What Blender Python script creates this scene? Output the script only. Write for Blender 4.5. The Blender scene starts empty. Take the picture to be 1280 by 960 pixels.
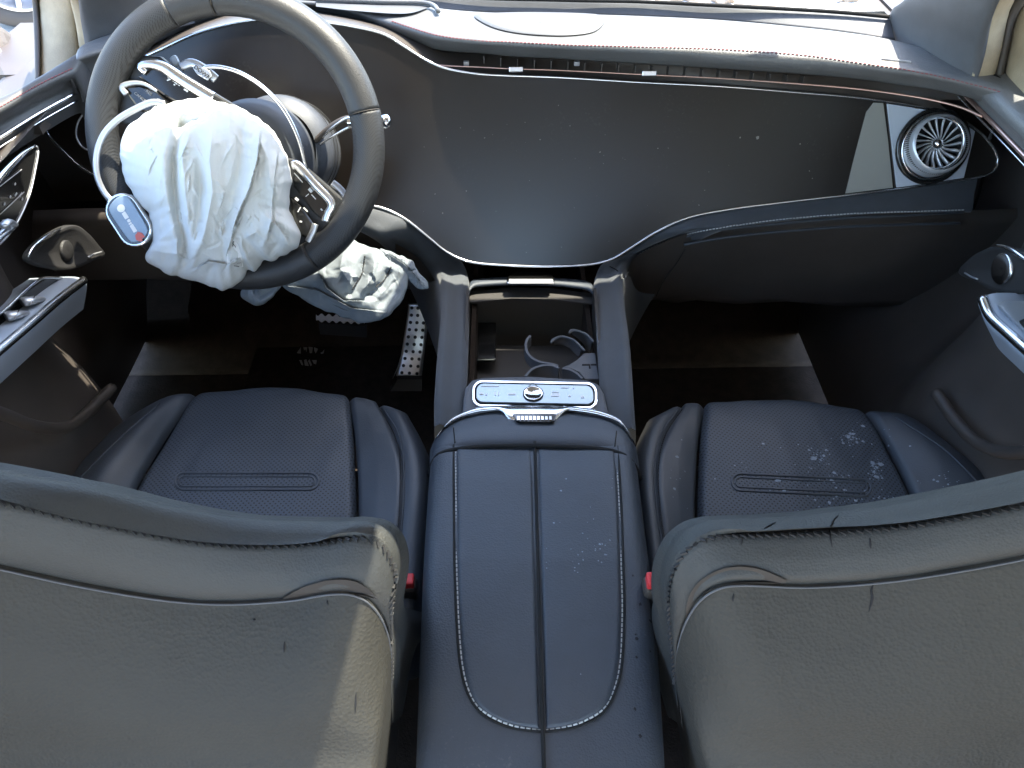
import bpy, bmesh, math, random
import numpy as np
from mathutils import Vector, Matrix, noise
from mathutils.bvhtree import BVHTree
random.seed(7)
S = bpy.context.scene
C = S.collection
R = math.radians
# ------------------------------------------------------------------ camera
CAMP = Vector((0, 0, 1.12)); F = 960.0; PITCH = 45.0; ROLL = 0.8
cam = bpy.data.cameras.new('camera'); camo = bpy.data.objects.new('camera', cam); C.objects.link(camo)
cam.sensor_width = 36; cam.lens = 36*F/1280; cam.clip_start = .02; cam.clip_end = 400
MR = Matrix.Rotation(R(90-PITCH), 4, 'X') @ Matrix.Rotation(R(-ROLL), 4, 'Z')
camo.matrix_world = Matrix.Translation(CAMP) @ MR
S.camera = camo
M3 = MR.to_3x3()
# ------------------------------------------------------------------ light
SUN = Vector((.34, .27, .90)).normalized()          # direction towards the sun
w = bpy.data.worlds.new('World'); S.world = w; w.use_nodes = True
wn = w.node_tree; bg = wn.nodes['Background']
sky = wn.nodes.new('ShaderNodeTexSky'); sky.sky_type = 'NISHITA'; sky.sun_disc = False
el = math.asin(SUN.z); az = math.atan2(SUN.x, SUN.y)
sky.sun_elevation = el; sky.sun_rotation = az; sky.air_density = 1.0; sky.dust_density = 1.5
wn.links.new(sky.outputs[0], bg.inputs[0]); bg.inputs[1].default_value = .15
sl = bpy.data.lights.new('sun', 'SUN'); so = bpy.data.objects.new('sun', sl); C.objects.link(so)
sl.energy = 2.6; sl.angle = R(.6); sl.color = (1, .90, .74)
so.rotation_euler = SUN.to_track_quat('Z', 'Y').to_euler()
S.view_settings.view_transform = 'Standard'; S.view_settings.look = 'None'
S.view_settings.exposure = 3.35; S.view_settings.gamma = 1
S.render.engine = 'CYCLES'
S.cycles.use_denoising = True
S.cycles.max_bounces = 8; S.cycles.diffuse_bounces = 5; S.cycles.glossy_bounces = 4
S.cycles.transparent_max_bounces = 12; S.cycles.sample_clamp_indirect = 6
S.cycles.caustics_reflective = False; S.cycles.caustics_refractive = False

# ------------------------------------------------------------------ helpers
def ray(px, py): return M3 @ Vector(((px-640)/F, -(py-480)/F, -1))
def pt(px, py, Z=None, Y=None, X=None, D=None, P=None):
    """point of the place seen in direction (px, py), at a real height, distance or plane"""
    d = ray(px, py)
    if Z is not None: t = (Z-CAMP.z)/d.z
    elif Y is not None: t = (Y-CAMP.y)/d.y
    elif X is not None: t = (X-CAMP.x)/d.x
    elif P is not None: t = (P[0]-CAMP).dot(P[1])/d.dot(P[1])
    else: t = D
    return CAMP + d*t
def cr(pts, n, closed=False):
    """Catmull-Rom resample (by arc length) of tuples or Vectors"""
    P = np.array([tuple(p) for p in pts], float)
    if closed: Q = np.vstack([P[-1], P, P[0], P[1]])
    else: Q = np.vstack([2*P[0]-P[1], P, 2*P[-1]-P[-2]])
    out = []
    segs = len(Q)-3
    for i in range(segs):
        a, b, c, d = Q[i:i+4]
        t = np.linspace(0, 1, 24, endpoint=False)[:, None]
        out.append(.5*((2*b)+(c-a)*t+(2*a-5*b+4*c-d)*t**2+(3*b-a-3*c+d)*t**3))
    A = np.vstack(out+[Q[-2][None] if not closed else Q[1][None]])
    L = np.concatenate([[0], np.cumsum(np.linalg.norm(np.diff(A, axis=0), axis=1))])
    s = np.linspace(0, L[-1], n+1)[:-1] if closed else np.linspace(0, L[-1], n)
    return np.stack([np.interp(s, L, A[:, k]) for k in range(A.shape[1])], 1)
def V(a): return [Vector(p) for p in a]
BV = {}
def obj(name, verts, faces, m, parent=None, smooth=True, kind=None, label=None, solid=0, bevel=0, keep=False, off=-1):
    me = bpy.data.meshes.new(name)
    loc = parent.matrix_world.translation.copy() if parent else Vector((0, 0, 0))
    if parent and parent.get('_w'): loc = Vector(parent['_w'])
    vs = [Vector(v) for v in verts]
    if not parent:
        lo = Vector([min(v[i] for v in vs) for i in range(3)]); hi = Vector([max(v[i] for v in vs) for i in range(3)])
        loc = Vector(((lo.x+hi.x)/2, (lo.y+hi.y)/2, lo.z)); base = loc
    else: base = loc
    me.from_pydata([v-base for v in vs], [], faces)
    if smooth: me.polygons.foreach_set('use_smooth', [True]*len(me.polygons))
    me.materials.append(m); me.update()
    o = bpy.data.objects.new(name, me); C.objects.link(o)
    if parent: o.parent = parent; o['_w'] = tuple(base)
    else: o.location = loc; o['_w'] = tuple(base)
    if solid:
        md = o.modifiers.new('thickness', 'SOLIDIFY'); md.thickness = solid; md.offset = off
    if bevel:
        md = o.modifiers.new('edge', 'BEVEL'); md.width = bevel; md.segments = 2; md.limit_method = 'ANGLE'; md.angle_limit = R(40)
    if kind: o['kind'] = kind
    if label: o['label'] = label
    if keep: BV[name if keep is True else keep] = BVHTree.FromPolygons(vs, faces)
    return o
def thing(name, label, cat, loc, group=None):
    o = bpy.data.objects.new(name, None); C.objects.link(o); o.location = loc
    o['label'] = label; o['category'] = cat; o['_w'] = tuple(loc); o.empty_display_size = .05
    if group: o['group'] = group
    bpy.context.view_layer.update()
    return o
def tag(o, label, cat, group=None):
    o['label'] = label; o['category'] = cat
    if group: o['group'] = group
    return o
def on(keys, px, py, off=.0015):
    """where the line of sight meets a built surface: (point raised by off, normal)"""
    best = None; d = ray(px, py).normalized()
    for k in ([keys] if isinstance(keys, str) else keys):
        h = BV[k].ray_cast(CAMP, d)
        if h[0] is not None and (best is None or h[3] < best[3]): best = h
    if best is None: return None, None
    n = best[1]
    if n.dot(d) > 0: n = -n
    return best[0]+n*off, n
def gridf(nr, nc, closed_c=False):
    f = []
    for i in range(nr-1):
        for j in range(nc if closed_c else nc-1):
            k = (j+1) % nc
            f.append((i*nc+j, i*nc+k, (i+1)*nc+k, (i+1)*nc+j))
    return f
def sheet(name, rails, n, m, mt, parent=None, fn=None, flip=False, **kw):
    """smooth surface through rails (each a list of 3D points)"""
    A = np.stack([cr(r, n) for r in rails])            # rails x n x 3
    G = np.stack([cr(A[:, j], m) for j in range(n)])   # n x m x 3
    if fn is not None: G = fn(G)
    vs = V(G.reshape(-1, 3)); f = gridf(n, m)
    N = normals(G); s_ = (N*(np.array(CAMP)-G)).sum()
    q0 = f[len(f)//2]; fn_ = (vs[q0[1]]-vs[q0[0]]).cross(vs[q0[3]]-vs[q0[0]]); c0 = G.reshape(-1, 3)[q0[0]]; i0 = q0[0]
    if (fn_.dot(Vector(N.reshape(-1, 3)[i0])) > 0) != (s_ > 0): f = [q[::-1] for q in f]
    if flip: f = [q[::-1] for q in f]
    return obj(name, vs, f, mt, parent, **kw)
def normals(G):
    du = np.gradient(G, axis=0); dv = np.gradient(G, axis=1)
    N = np.cross(du, dv); N /= (np.linalg.norm(N, axis=2, keepdims=True)+1e-12)
    return N
def panel(name, rails, n, m, mt, parent, depth=.007, rad=.012, sides='lr', puff=0, wr=0, **kw):
    """upholstery panel: edges named in sides (l r t b) roll down into the seam"""
    def fn(G):
        N = normals(G)
        V2 = G - np.array(CAMP)
        N = N*np.sign(-(N*V2).sum())
        du = np.linalg.norm(np.diff(G, axis=1), axis=2); cu = np.concatenate([np.zeros((n, 1)), np.cumsum(du, 1)], 1)
        dv = np.linalg.norm(np.diff(G, axis=0), axis=2); cv = np.concatenate([np.zeros((1, m)), np.cumsum(dv, 0)], 0)
        d = np.full((n, m), 9.)
        if 'l' in sides: d = np.minimum(d, cu)
        if 'r' in sides: d = np.minimum(d, cu[:, -1:]-cu)
        if 't' in sides: d = np.minimum(d, cv)
        if 'b' in sides: d = np.minimum(d, cv[-1:]-cv)
        h = -depth*np.clip(1-d/rad, 0, 1)**2.2
        if puff: h = h + puff*(1-np.exp(-d/.03))
        if wr:
            for i in range(n):
                for j in range(m):
                    p = Vector(G[i, j]); h[i, j] += wr*noise.noise(p*14)+wr*.5*noise.noise(Vector((p.x*40, p.y*20, p.z*20)))
        return G+N*h[..., None]
    # denser rows and columns near rolled edges are not needed at these counts
    return sheet(name, rails, n, m, mt, parent, fn=fn, **kw)
def tube(name, path, r, mt, parent=None, seg=8, closed=False, n=None, taper=None, flat=1.0, up=None, **kw):
    path = [p for p in path if p is not None]
    if len(path) < 2: return None
    P = cr(path, n, closed) if n else np.array([tuple(p) for p in path], float)
    n = len(P); T = (np.roll(P, -1, 0)-np.roll(P, 1, 0)) if closed else np.gradient(P, axis=0)
    T /= np.linalg.norm(T, axis=1, keepdims=True)+1e-12
    ref = np.array(up if up is not None else (0, 0, 1.)); vs = []
    for i in range(n):
        s = np.cross(T[i], ref)
        if np.linalg.norm(s) < .05: s = np.cross(T[i], (1., 0, 0))
        s /= np.linalg.norm(s); u = np.cross(s, T[i])
        rr = r if taper is None else r*taper(i/(n-1))
        for k in range(seg):
            a = 2*math.pi*k/seg
            vs.append(Vector(P[i]+s*math.cos(a)*rr+u*math.sin(a)*rr*flat))
    f = gridf(n, seg, True)
    if closed: f += [((n-1)*seg+k, (n-1)*seg+(k+1) % seg, (k+1) % seg, k) for k in range(seg)]
    else: f += [tuple(range(seg))[::-1], tuple((n-1)*seg+k for k in range(seg))]
    return obj(name, vs, f, mt, parent, **kw)
def slab(name, poly, thick, mt, parent=None, dirn=None, bevel=0, smooth=False, **kw):
    """a plate: polygon (3D, near planar) given real thickness away from dirn"""
    P = V(poly)
    if dirn is None:
        c = sum(P, Vector())/len(P); n = Vector()
        for i in range(len(P)): n += (P[i]-c).cross(P[(i+1) % len(P)]-c)
        n.normalize()
        if n.dot(CAMP-c) < 0: n = -n
    else: n = Vector(dirn).normalized()
    k = len(P); vs = P+[p-n*thick for p in P]
    cross = Vector(); c = sum(P, Vector())/k
    for i in range(k): cross += (P[i]-c).cross(P[(i+1) % k]-c)
    a = list(range(k)); b = [k+i for i in range(k)]
    if cross.dot(n) < 0: fs = [tuple(a[::-1]), tuple(b)]+[(i, (i+1) % k, k+(i+1) % k, k+i) for i in range(k)]
    else: fs = [tuple(a), tuple(b[::-1])]+[((i+1) % k, i, k+i, k+(i+1) % k) for i in range(k)]
    return obj(name, vs, fs, mt, parent, smooth=smooth, bevel=bevel, **kw)
def lathe(name, c, ax, prof, mt, parent=None, seg=48, **kw):
    ax = Vector(ax).normalized(); u = ax.orthogonal().normalized(); v = ax.cross(u); vs = []
    for r, h in prof:
        for k in range(seg):
            a = 2*math.pi*k/seg; vs.append(Vector(c)+ax*h+(u*math.cos(a)+v*math.sin(a))*r)
    return obj(name, vs, gridf(len(prof), seg, True), mt, parent, **kw)
def merge(parts):
    vs, fs = [], []
    for v, f in parts:
        b = len(vs); vs += v; fs += [tuple(b+i for i in q) for q in f]
    return vs, fs
def boxg(c, ax, ay, az):
    c, ax, ay, az = map(Vector, (c, ax, ay, az)); vs = [c+ax*i+ay*j+az*k for i in (-1, 1) for j in (-1, 1) for k in (-1, 1)]
    return vs, [(0, 1, 3, 2), (4, 6, 7, 5), (0, 4, 5, 1), (2, 3, 7, 6), (0, 2, 6, 4), (1, 5, 7, 3)]
def box(name, lo, hi, mt, parent=None, **kw):
    c = [(lo[i]+hi[i])/2 for i in range(3)]; h = [(hi[i]-lo[i])/2 for i in range(3)]
    v, f = boxg(c, (h[0], 0, 0), (0, h[1], 0), (0, 0, h[2])); return obj(name, v, f, mt, parent, smooth=False, **kw)
def stitches(name, px, keys, mt, parent, pitch=.0055, ln=.0034, r=.0007, off=.0008, P3=None):
    """a row of thread stitches lying on a built surface"""
    if P3 is None:
        q = cr(px, 160); pts = []; nr = []
        for a in q:
            p, n = on(keys, a[0], a[1], off)
            if p is not None: pts.append(p); nr.append(n)
    else: pts = V(cr(P3, 200)); nr = [(CAMP-p).normalized() for p in pts]; pts = [p+n*off for p, n in zip(pts, nr)]
    if len(pts) < 3: return None
    A = np.array([tuple(p) for p in pts]); L = np.concatenate([[0], np.cumsum(np.linalg.norm(np.diff(A, axis=0), axis=1))])
    parts = []; s = 0
    while s < L[-1]:
        a = Vector([np.interp(s, L, A[:, k]) for k in range(3)]); b = Vector([np.interp(s+ln, L, A[:, k]) for k in range(3)])
        i = min(int(np.searchsorted(L, s)), len(nr)-1); n = nr[i]; t = (b-a)
        if 1e-5 < t.length < .02:
            t = t/2; sd = t.normalized().cross(n).normalized()*r
            parts.append(boxg((a+b)/2, t, sd, n*r))
        s += pitch
    v, f = merge(parts)
    return obj(name, v, f, mt, parent, smooth=False, kind='stuff')

# ------------------------------------------------------------------ materials
def mat(name, col, rough=.5, metal=0, bump=0, bscale=500, spec=.5, coat=0, var=0, vscale=12, col2=None, kind='noise', sheen=0, dust=0, dustcol=(.35, .33, .30), alpha=None, sub=0):
    m = bpy.data.materials.new(name); m.use_nodes = True; nt = m.node_tree; b = nt.nodes['Principled BSDF']
    b.inputs['Base Color'].default_value = (*col, 1); b.inputs['Roughness'].default_value = rough
    b.inputs['Metallic'].default_value = metal; b.inputs['Specular IOR Level'].default_value = spec
    b.inputs['Coat Weight'].default_value = coat; b.inputs['Coat Roughness'].default_value = .06
    if sheen: b.inputs['Sheen Weight'].default_value = sheen; b.inputs['Sheen Roughness'].default_value = .5
    if sub: b.inputs['Subsurface Weight'].default_value = sub; b.inputs['Subsurface Radius'].default_value = (.02, .02, .02)
    tc = nt.nodes.new('ShaderNodeTexCoord'); co = tc.outputs['Object']
    last = None
    if var or col2:
        n = nt.nodes.new('ShaderNodeTexNoise'); n.inputs['Scale'].default_value = vscale; n.inputs['Detail'].default_value = 6; n.inputs['Roughness'].default_value = .65
        nt.links.new(co, n.inputs['Vector'])
        mx = nt.nodes.new('ShaderNodeMix'); mx.data_type = 'RGBA'
        mr = nt.nodes.new('ShaderNodeMapRange'); mr.inputs[1].default_value = .35; mr.inputs[2].default_value = .68
        nt.links.new(n.outputs['Fac'], mr.inputs[0]); nt.links.new(mr.outputs[0], mx.inputs[0])
        c2 = col2 or tuple(c*(1+var) for c in col); c1 = col if col2 else tuple(c*(1-var) for c in col)
        mx.inputs[6].default_value = (*c1, 1); mx.inputs[7].default_value = (*c2, 1); last = mx.outputs[2]
        rr = nt.nodes.new('ShaderNodeMapRange'); rr.inputs[3].default_value = rough*.85; rr.inputs[4].default_value = min(1, rough*1.15)
        nt.links.new(n.outputs['Fac'], rr.inputs[0]); nt.links.new(rr.outputs[0], b.inputs['Roughness'])
    if dust:
        n2 = nt.nodes.new('ShaderNodeTexNoise'); n2.inputs['Scale'].default_value = 260; n2.inputs['Detail'].default_value = 3
        n3 = nt.nodes.new('ShaderNodeTexNoise'); n3.inputs['Scale'].default_value = 9; n3.inputs['Detail'].default_value = 3
        nt.links.new(co, n2.inputs['Vector']); nt.links.new(co, n3.inputs['Vector'])
        mu = nt.nodes.new('ShaderNodeMath'); mu.operation = 'MULTIPLY'; nt.links.new(n2.outputs['Fac'], mu.inputs[0]); nt.links.new(n3.outputs['Fac'], mu.inputs[1])
        m2 = nt.nodes.new('ShaderNodeMapRange'); m2.inputs[1].default_value = .37; m2.inputs[2].default_value = .46; m2.inputs[4].default_value = dust
        nt.links.new(mu.outputs[0], m2.inputs[0])
        mx = nt.nodes.new('ShaderNodeMix'); mx.data_type = 'RGBA'; nt.links.new(m2.outputs[0], mx.inputs[0])
        if last: nt.links.new(last, mx.inputs[6])
        else: mx.inputs[6].default_value = (*col, 1)
        mx.inputs[7].default_value = (*dustcol, 1); last = mx.outputs[2]
    hgt = None
    if bump:
        if kind == 'leather':
            v = nt.nodes.new('ShaderNodeTexVoronoi'); v.inputs['Scale'].default_value = bscale; v.feature = 'F1'
            nz = nt.nodes.new('ShaderNodeTexNoise'); nz.inputs['Scale'].default_value = bscale*.35; nz.inputs['Detail'].default_value = 5
            ad = nt.nodes.new('ShaderNodeMath'); ad.operation = 'ADD'
            nt.links.new(co, v.inputs['Vector']); nt.links.new(co, nz.inputs['Vector'])
            nt.links.new(v.outputs['Distance'], ad.inputs[0]); nt.links.new(nz.outputs['Fac'], ad.inputs[1]); hgt = ad.outputs[0]
        elif kind in ('holes', 'weave'):
            sp = nt.nodes.new('ShaderNodeSeparateXYZ'); nt.links.new(co, sp.inputs[0])
            def md(op, a, bb=None, c=None):
                q = nt.nodes.new('ShaderNodeMath'); q.operation = op
                for i, x in enumerate((a, bb, c)):
                    if x is None: continue
                    if isinstance(x, (int, float)): q.inputs[i].default_value = x
                    else: nt.links.new(x, q.inputs[i])
                return q.outputs[0]
            a1 = md('MULTIPLY', md('ADD', sp.outputs[0], sp.outputs[1]), bscale); a2 = md('MULTIPLY', md('SUBTRACT', sp.outputs[0], sp.outputs[1]), bscale)
            f1 = md('SUBTRACT', md('FRACT', a1), .5); f2 = md('SUBTRACT', md('FRACT', a2), .5)
            dist = md('SQRT', md('ADD', md('MULTIPLY', f1, f1), md('MULTIPLY', f2, f2)))
            hole = nt.nodes.new('ShaderNodeMapRange'); hole.inputs[1].default_value = .19; hole.inputs[2].default_value = .30
            nt.links.new(dist, hole.inputs[0]); hgt = hole.outputs[0]
            mx = nt.nodes.new('ShaderNodeMix'); mx.data_type = 'RGBA'; nt.links.new(hgt, mx.inputs[0]); mx.inputs[6].default_value = (.002, .002, .002, 1)
            if last: nt.links.new(last, mx.inputs[7])
            else: mx.inputs[7].default_value = (*col, 1)
            last = mx.outputs[2]
        else:
            nz = nt.nodes.new('ShaderNodeTexNoise'); nz.inputs['Scale'].default_value = bscale; nz.inputs['Detail'].default_value = 6
            nt.links.new(co, nz.inputs['Vector']); hgt = nz.outputs['Fac']
        bp = nt.nodes.new('ShaderNodeBump'); bp.inputs['Strength'].default_value = bump; bp.inputs['Distance'].default_value = .001
        nt.links.new(hgt, bp.inputs['Height']); nt.links.new(bp.outputs[0], b.inputs['Normal'])
    if last: nt.links.new(last, b.inputs['Base Color'])
    return m
LB = (.039, .047, .059)
leather = mat('black_leather', LB, .50, bump=.30, bscale=520, kind='leather', var=.12, vscale=9, dust=.10)
leather_sm = mat('smooth_black_leather', (.039, .047, .059), .48, bump=.14, bscale=700, kind='leather', var=.10, vscale=7)
leather_pf = mat('perforated_leather', (.037, .047, .063), .52, bump=.4, bscale=150, kind='holes', var=.10)
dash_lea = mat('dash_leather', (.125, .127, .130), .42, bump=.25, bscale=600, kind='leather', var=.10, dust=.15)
back_lea = mat('backrest_leather', (.037, .039, .038), .58, spec=.4, bump=.28, bscale=520, kind='leather', var=.12, vscale=9)
door_lea = mat('door_leather', (.055, .056, .058), .5, bump=.25, bscale=600, kind='leather', var=.10)
shell_m = mat('seatback_shell', (.036, .035, .030), .66, spec=.32, bump=.45, bscale=330, kind='leather', var=.14, vscale=6)
hub_m = mat('hub_plastic', (.05, .055, .065), .55, bump=.2, bscale=800)
soft_grey = mat('soft_grey_trim', (.085, .09, .10), .6, bump=.2, bscale=800, var=.12, vscale=20)
suede = mat('suede_band', (.036, .042, .050), .75, bump=.25, bscale=900, var=.15, vscale=30, sheen=.3)
plastic = mat('dark_plastic', (.052, .043, .037), .5, bump=.15, bscale=900, var=.12, vscale=15)
plastic_b = mat('glossy_black_plastic', (.012, .012, .012), .15, coat=.5)
carpet = mat('carpet', (.030, .0225, .018), .95, spec=.1, bump=1.0, bscale=260, var=.25, vscale=40)
glass_b = mat('black_display_glass', (.0115, .0085, .0065), .30, coat=0, spec=.55, var=.1, vscale=5, dust=.05, dustcol=(.25, .24, .22))
chrome = mat('satin_chrome', (.72, .73, .75), .22, metal=1, bump=.04, bscale=300)
chrome_b = mat('bright_chrome', (.85, .86, .88), .12, metal=1)
silver = mat('silver_plastic', (.45, .46, .48), .35, metal=.7, bump=.05, bscale=400, var=.06)
vpan = mat('vent_panel_grey', (.50, .55, .62), .45, var=.04)
silver_pad = mat('silver_grey_panel', (.34, .39, .46), .45, metal=.1, var=.05)
copper = mat('copper_trim', (.55, .36, .30), .28, metal=.9)
fabric = mat('white_airbag_fabric', (.64, .65, .63), .85, bump=.35, bscale=1400, var=.03, vscale=18)
fabric_g = mat('grey_airbag_fabric', (.18, .205, .225), .8, bump=.4, bscale=1400, var=.10, vscale=18)
red_m = mat('red_button', (.65, .045, .05), .35)
red_th = mat('red_thread', (.20, .045, .05), .7)
white_th = mat('pale_thread', (.45, .46, .46), .7)
dark_th = mat('dark_thread', (.015, .015, .016), .7)
white_p = mat('white_print', (.8, .8, .8), .5)
grey_p = mat('grey_print', (.35, .34, .33), .6)
blackm = mat('black_gap', (.006, .006, .006), .9)
vent_metal = mat('vent_metal', (.62, .64, .67), .3, metal=.45)
well_m = mat('dark_well_plastic', (.022, .019, .017), .6, bump=.1, bscale=900)
sun_gold = mat('sun_gold_trim', (.34, .28, .19), .8, bump=.5, bscale=500, var=.15, vscale=25)  # golden sunlight on pillar linings and door frames put into the colour
seal_m = mat('rubber_seal', (.05, .042, .035), .6)
badge_m = mat('blue_grey_badge_face', (.24, .32, .42), .3, coat=.3, var=.08, vscale=30)
dirt = mat('dry_ground', (.30, .26, .21), .95, bump=1, bscale=8, col2=(.16, .13, .10), vscale=6)
dirtw = mat('sunlit_dust', (.62, .60, .56), .9, bump=.5, bscale=20, var=.15, vscale=5)
rubber = mat('tyre_rubber', (.03, .03, .03), .8)
paint = mat('grey_car_paint', (.30, .30, .31), .3, coat=1)
stain_m = mat('dried_white_droplets', (.20, .235, .28), .7, var=.2, vscale=200)
scuff_m = mat('dark_scuff', (.008, .008, .010), .8)
brass = mat('dark_grille', (.020, .019, .019), .55, metal=.0, bump=.6, bscale=700)

def glass(name, tint=(.93, .95, .95), gl=.08):
    m = bpy.data.materials.new(name); m.use_nodes = True; nt = m.node_tree; nt.nodes.clear()
    o = nt.nodes.new('ShaderNodeOutputMaterial'); t = nt.nodes.new('ShaderNodeBsdfTransparent'); g = nt.nodes.new('ShaderNodeBsdfGlossy'); x = nt.nodes.new('ShaderNodeMixShader')
    t.inputs[0].default_value = (*tint, 1); g.inputs['Roughness'].default_value = .02; x.inputs[0].default_value = gl
    nt.links.new(t.outputs[0], x.inputs[1]); nt.links.new(g.outputs[0], x.inputs[2]); nt.links.new(x.outputs[0], o.inputs[0]); return m
wglass = glass('window_glass')

# ------------------------------------------------------------------ setting outside and shell of the car
gz = -.55
obj('ground', [(-120, -80, gz), (120, -80, gz), (120, 200, gz), (-120, 200, gz)], [(0, 1, 2, 3)], dirt, smooth=False, kind='structure')
obj('sunlit_ground', [(-40, 3.95, gz+.004), (30, 3.95, gz+.004), (30, 9, gz+.004), (-40, 9, gz+.004)], [(0, 1, 2, 3)], dirtw, smooth=False, kind='structure')  # dusty ground beyond, its sunlit brightness put into the pale colour
# rubble seen through the windscreen and the side window
def rock(c, s):
    bm = bmesh.new(); bmesh.ops.create_icosphere(bm, subdivisions=1, radius=s)
    k = random.random()*9
    vs = [Vector((v.co.x*1.3, v.co.y, v.co.z*.6))*(1+.35*noise.noise(v.co*(2/s)+Vector((k, 0, 0))))+Vector(c) for v in bm.verts]
    fs = [tuple(v.index for v in f.verts) for f in bm.faces]; bm.free(); return vs, fs
parts = [rock((random.uniform(.5, 3.2), random.uniform(3.6, 6.5), gz+.02), random.uniform(.02, .07)) for _ in range(260)]
parts += [rock((random.uniform(-3.2, -2.0), random.uniform(2.7, 3.9), gz+.01), random.uniform(.008, .03)) for _ in range(220)]
v, f = merge(parts); obj('rubble', v, f, dirt, smooth=False, kind='stuff')

cabin_floor = box('floor', (-.95, -.3, -.06), (.95, 1.5, .0), carpet, kind='structure')
sheet('firewall', [[(-.90, 1.16, .002), (.90, 1.16, .002)], [(-.90, 1.23, .012), (.90, 1.23, .012)], [(-.90, 1.29, .07), (.90, 1.29, .07)], [(-.90, 1.33, .22), (.90, 1.33, .22)], [(-.90, 1.34, .62), (.90, 1.34, .62)]], 2, 40, carpet, kind='structure', solid=.02)

# ------------------------------------------------------------------ dashboard
SP = (Vector((0, 1.0, .387)), Vector((0, -.254, .120)).normalized())
SP = (SP[0], Vector((0, -(.254), .12)).normalized())
def sp(px, py, off=0): return pt(px, py, P=(SP[0]+SP[1]*off, SP[1]))
dash = thing('dashboard', 'black wrap-around dashboard with a screen across its whole width under a sunlit leather top', 'dashboard', (0, 1.1, .3))
top = [(60, 150), (80, 122), (105, 104), (150, 85), (200, 62), (250, 40), (310, 26), (360, 25), (400, 27), (440, 33), (480, 43), (505, 58), (530, 74), (555, 85), (585, 91), (620, 94), (700, 97), (800, 103), (900, 108), (1000, 116), (1060, 121), (1110, 127), (1160, 135), (1195, 146), (1222, 163), (1240, 183), (1247, 198)]
bot = [(1247, 207), (1240, 215), (1220, 222), (1150, 233), (1060, 244), (980, 253), (910, 262), (860, 272), (822, 289), (790, 309), (765, 324), (735, 331), (690, 333), (640, 332), (590, 328), (560, 316), (535, 296), (510, 276), (490, 265), (470, 258), (420, 250), (340, 246), (250, 244), (170, 236), (110, 215), (75, 185), (58, 165)]
outl = cr(top+bot, 260, True)
# display glass
P = [sp(a, b) for a, b in outl]
o = slab('display_screen', P, .012, glass_b, dash)
o['label'] = 'black glass screen spanning the dashboard, dusty with specks'
BV['screen'] = BVHTree.FromPolygons(P, [tuple(range(len(P)))])
tube('screen_trim', [sp(a, b, .001) for a, b in outl], .0021, chrome, dash, closed=True, seg=8)
# grey end panel, pale wedge and round air vent
tube('panel_seam', [sp(a, b, .001) for a, b in [(1107, 127), (1112, 170), (1119, 236)]], .0007, plastic, dash, seg=6)
def clip_top(x): return np.interp(x, [p[0] for p in top], [p[1] for p in top])
def clip_bot(x): b = bot[::-1]; return np.interp(x, [p[0] for p in b], [p[1] for p in b])
pl = [(x, clip_top(x)+2.5) for x in (1109, 1125, 1140, 1160, 1180, 1200, 1214)]+[(1219, clip_top(1219)+3), (1213, 190), (1205, clip_bot(1205)-2)]+[(x, clip_bot(x)-2) for x in (1190, 1160, 1121)]
slab('vent_panel', [sp(a, b, .0035) for a, b in pl], .003, vpan, dash, bevel=.0006)
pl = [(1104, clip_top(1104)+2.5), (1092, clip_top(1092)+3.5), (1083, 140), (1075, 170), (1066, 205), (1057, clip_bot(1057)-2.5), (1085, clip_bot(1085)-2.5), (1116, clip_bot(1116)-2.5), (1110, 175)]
pale_end = mat('end_screen_glass', (.30, .30, .27), .35, coat=.1, var=.04)
slab('display_end', [sp(a, b, .0018) for a, b in pl], .0015, pale_end, dash)
vc = sp(1173, 179, .022); ax = (CAMP-vc).normalized()*.55+SP[1]*.8+Vector((-.15, 0, .0)); ax.normalize()
vb = sp(1165, 183, .004); k = vc-CAMP; pxm = k.length/F*1.0   # metres per pixel
D0 = -(M3.inverted() @ (vc-CAMP)).z; q = D0/F*.94
vent = lathe('air_vent', vb, SP[1], [(49*q, -.002), (50*q, .004), (47*q, .007), (44*q, .004), (43*q, 0)], plastic_b, dash)
vent['label'] = 'round turbine air vent with silver ring'
lathe('vent_barrel', vb+(vc-vb)*.15, (vc-vb).normalized()+SP[1]*.5, [(41*q, 0), (40*q, .010), (38*q, .020), (37.5*q, .024), (34*q, .026)], vent_metal, vent)
lathe('vent_ring', vb, SP[1], [(43.5*q, .004), (44*q, .0065), (42.5*q, .008), (41*q, .006)], chrome_b, vent)
vax = ((vc-vb).normalized()+SP[1]*.5).normalized()
lathe('vent_ring', vc, vax, [(35.5*q, -.004), (36*q, .001), (34*q, .003), (32*q, .001), (31.5*q, -.004)], chrome_b, vent)
lathe('vent_throat', vc, vax, [(31.5*q, -.002), (31*q, -.012), (0.1*q, -.014)], blackm, vent)
lathe('vent_hub', vc, vax, [(7.5*q, -.006), (7*q, .000), (5*q, .002), (4.5*q, .0035), (0.01*q, .004)], chrome_b, vent)
u = vax.orthogonal().normalized(); v_ = vax.cross(u)
for i in range(19):
    a0 = 2*math.pi*i/19; pth = []
    for t in np.linspace(0, 1, 7):
        r = (7+24.5*t)*q; a = a0+.55*t-.25*t*t
        pth.append(vc+vax*(-.002-.0025*math.sin(math.pi*t))+(u*math.cos(a)+v_*math.sin(a))*r)
    vs = []
    for j, p in enumerate(pth):
        t = j/6; wv = (.5+.9*t)*q
        tg = (pth[min(j+1, 6)]-pth[max(j-1, 0)]).normalized(); sd = tg.cross(vax).normalized()
        vs += [p-sd*wv, p+sd*wv, p+sd*wv-vax*.006+sd*q*1.5, p-sd*wv-vax*.006+sd*q*1.5]
    f = gridf(7, 4, True)+[(3, 2, 1, 0), (24, 25, 26, 27)]
    obj('vent_blade', vs, f, vent_metal, vent)
parts = []
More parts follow.
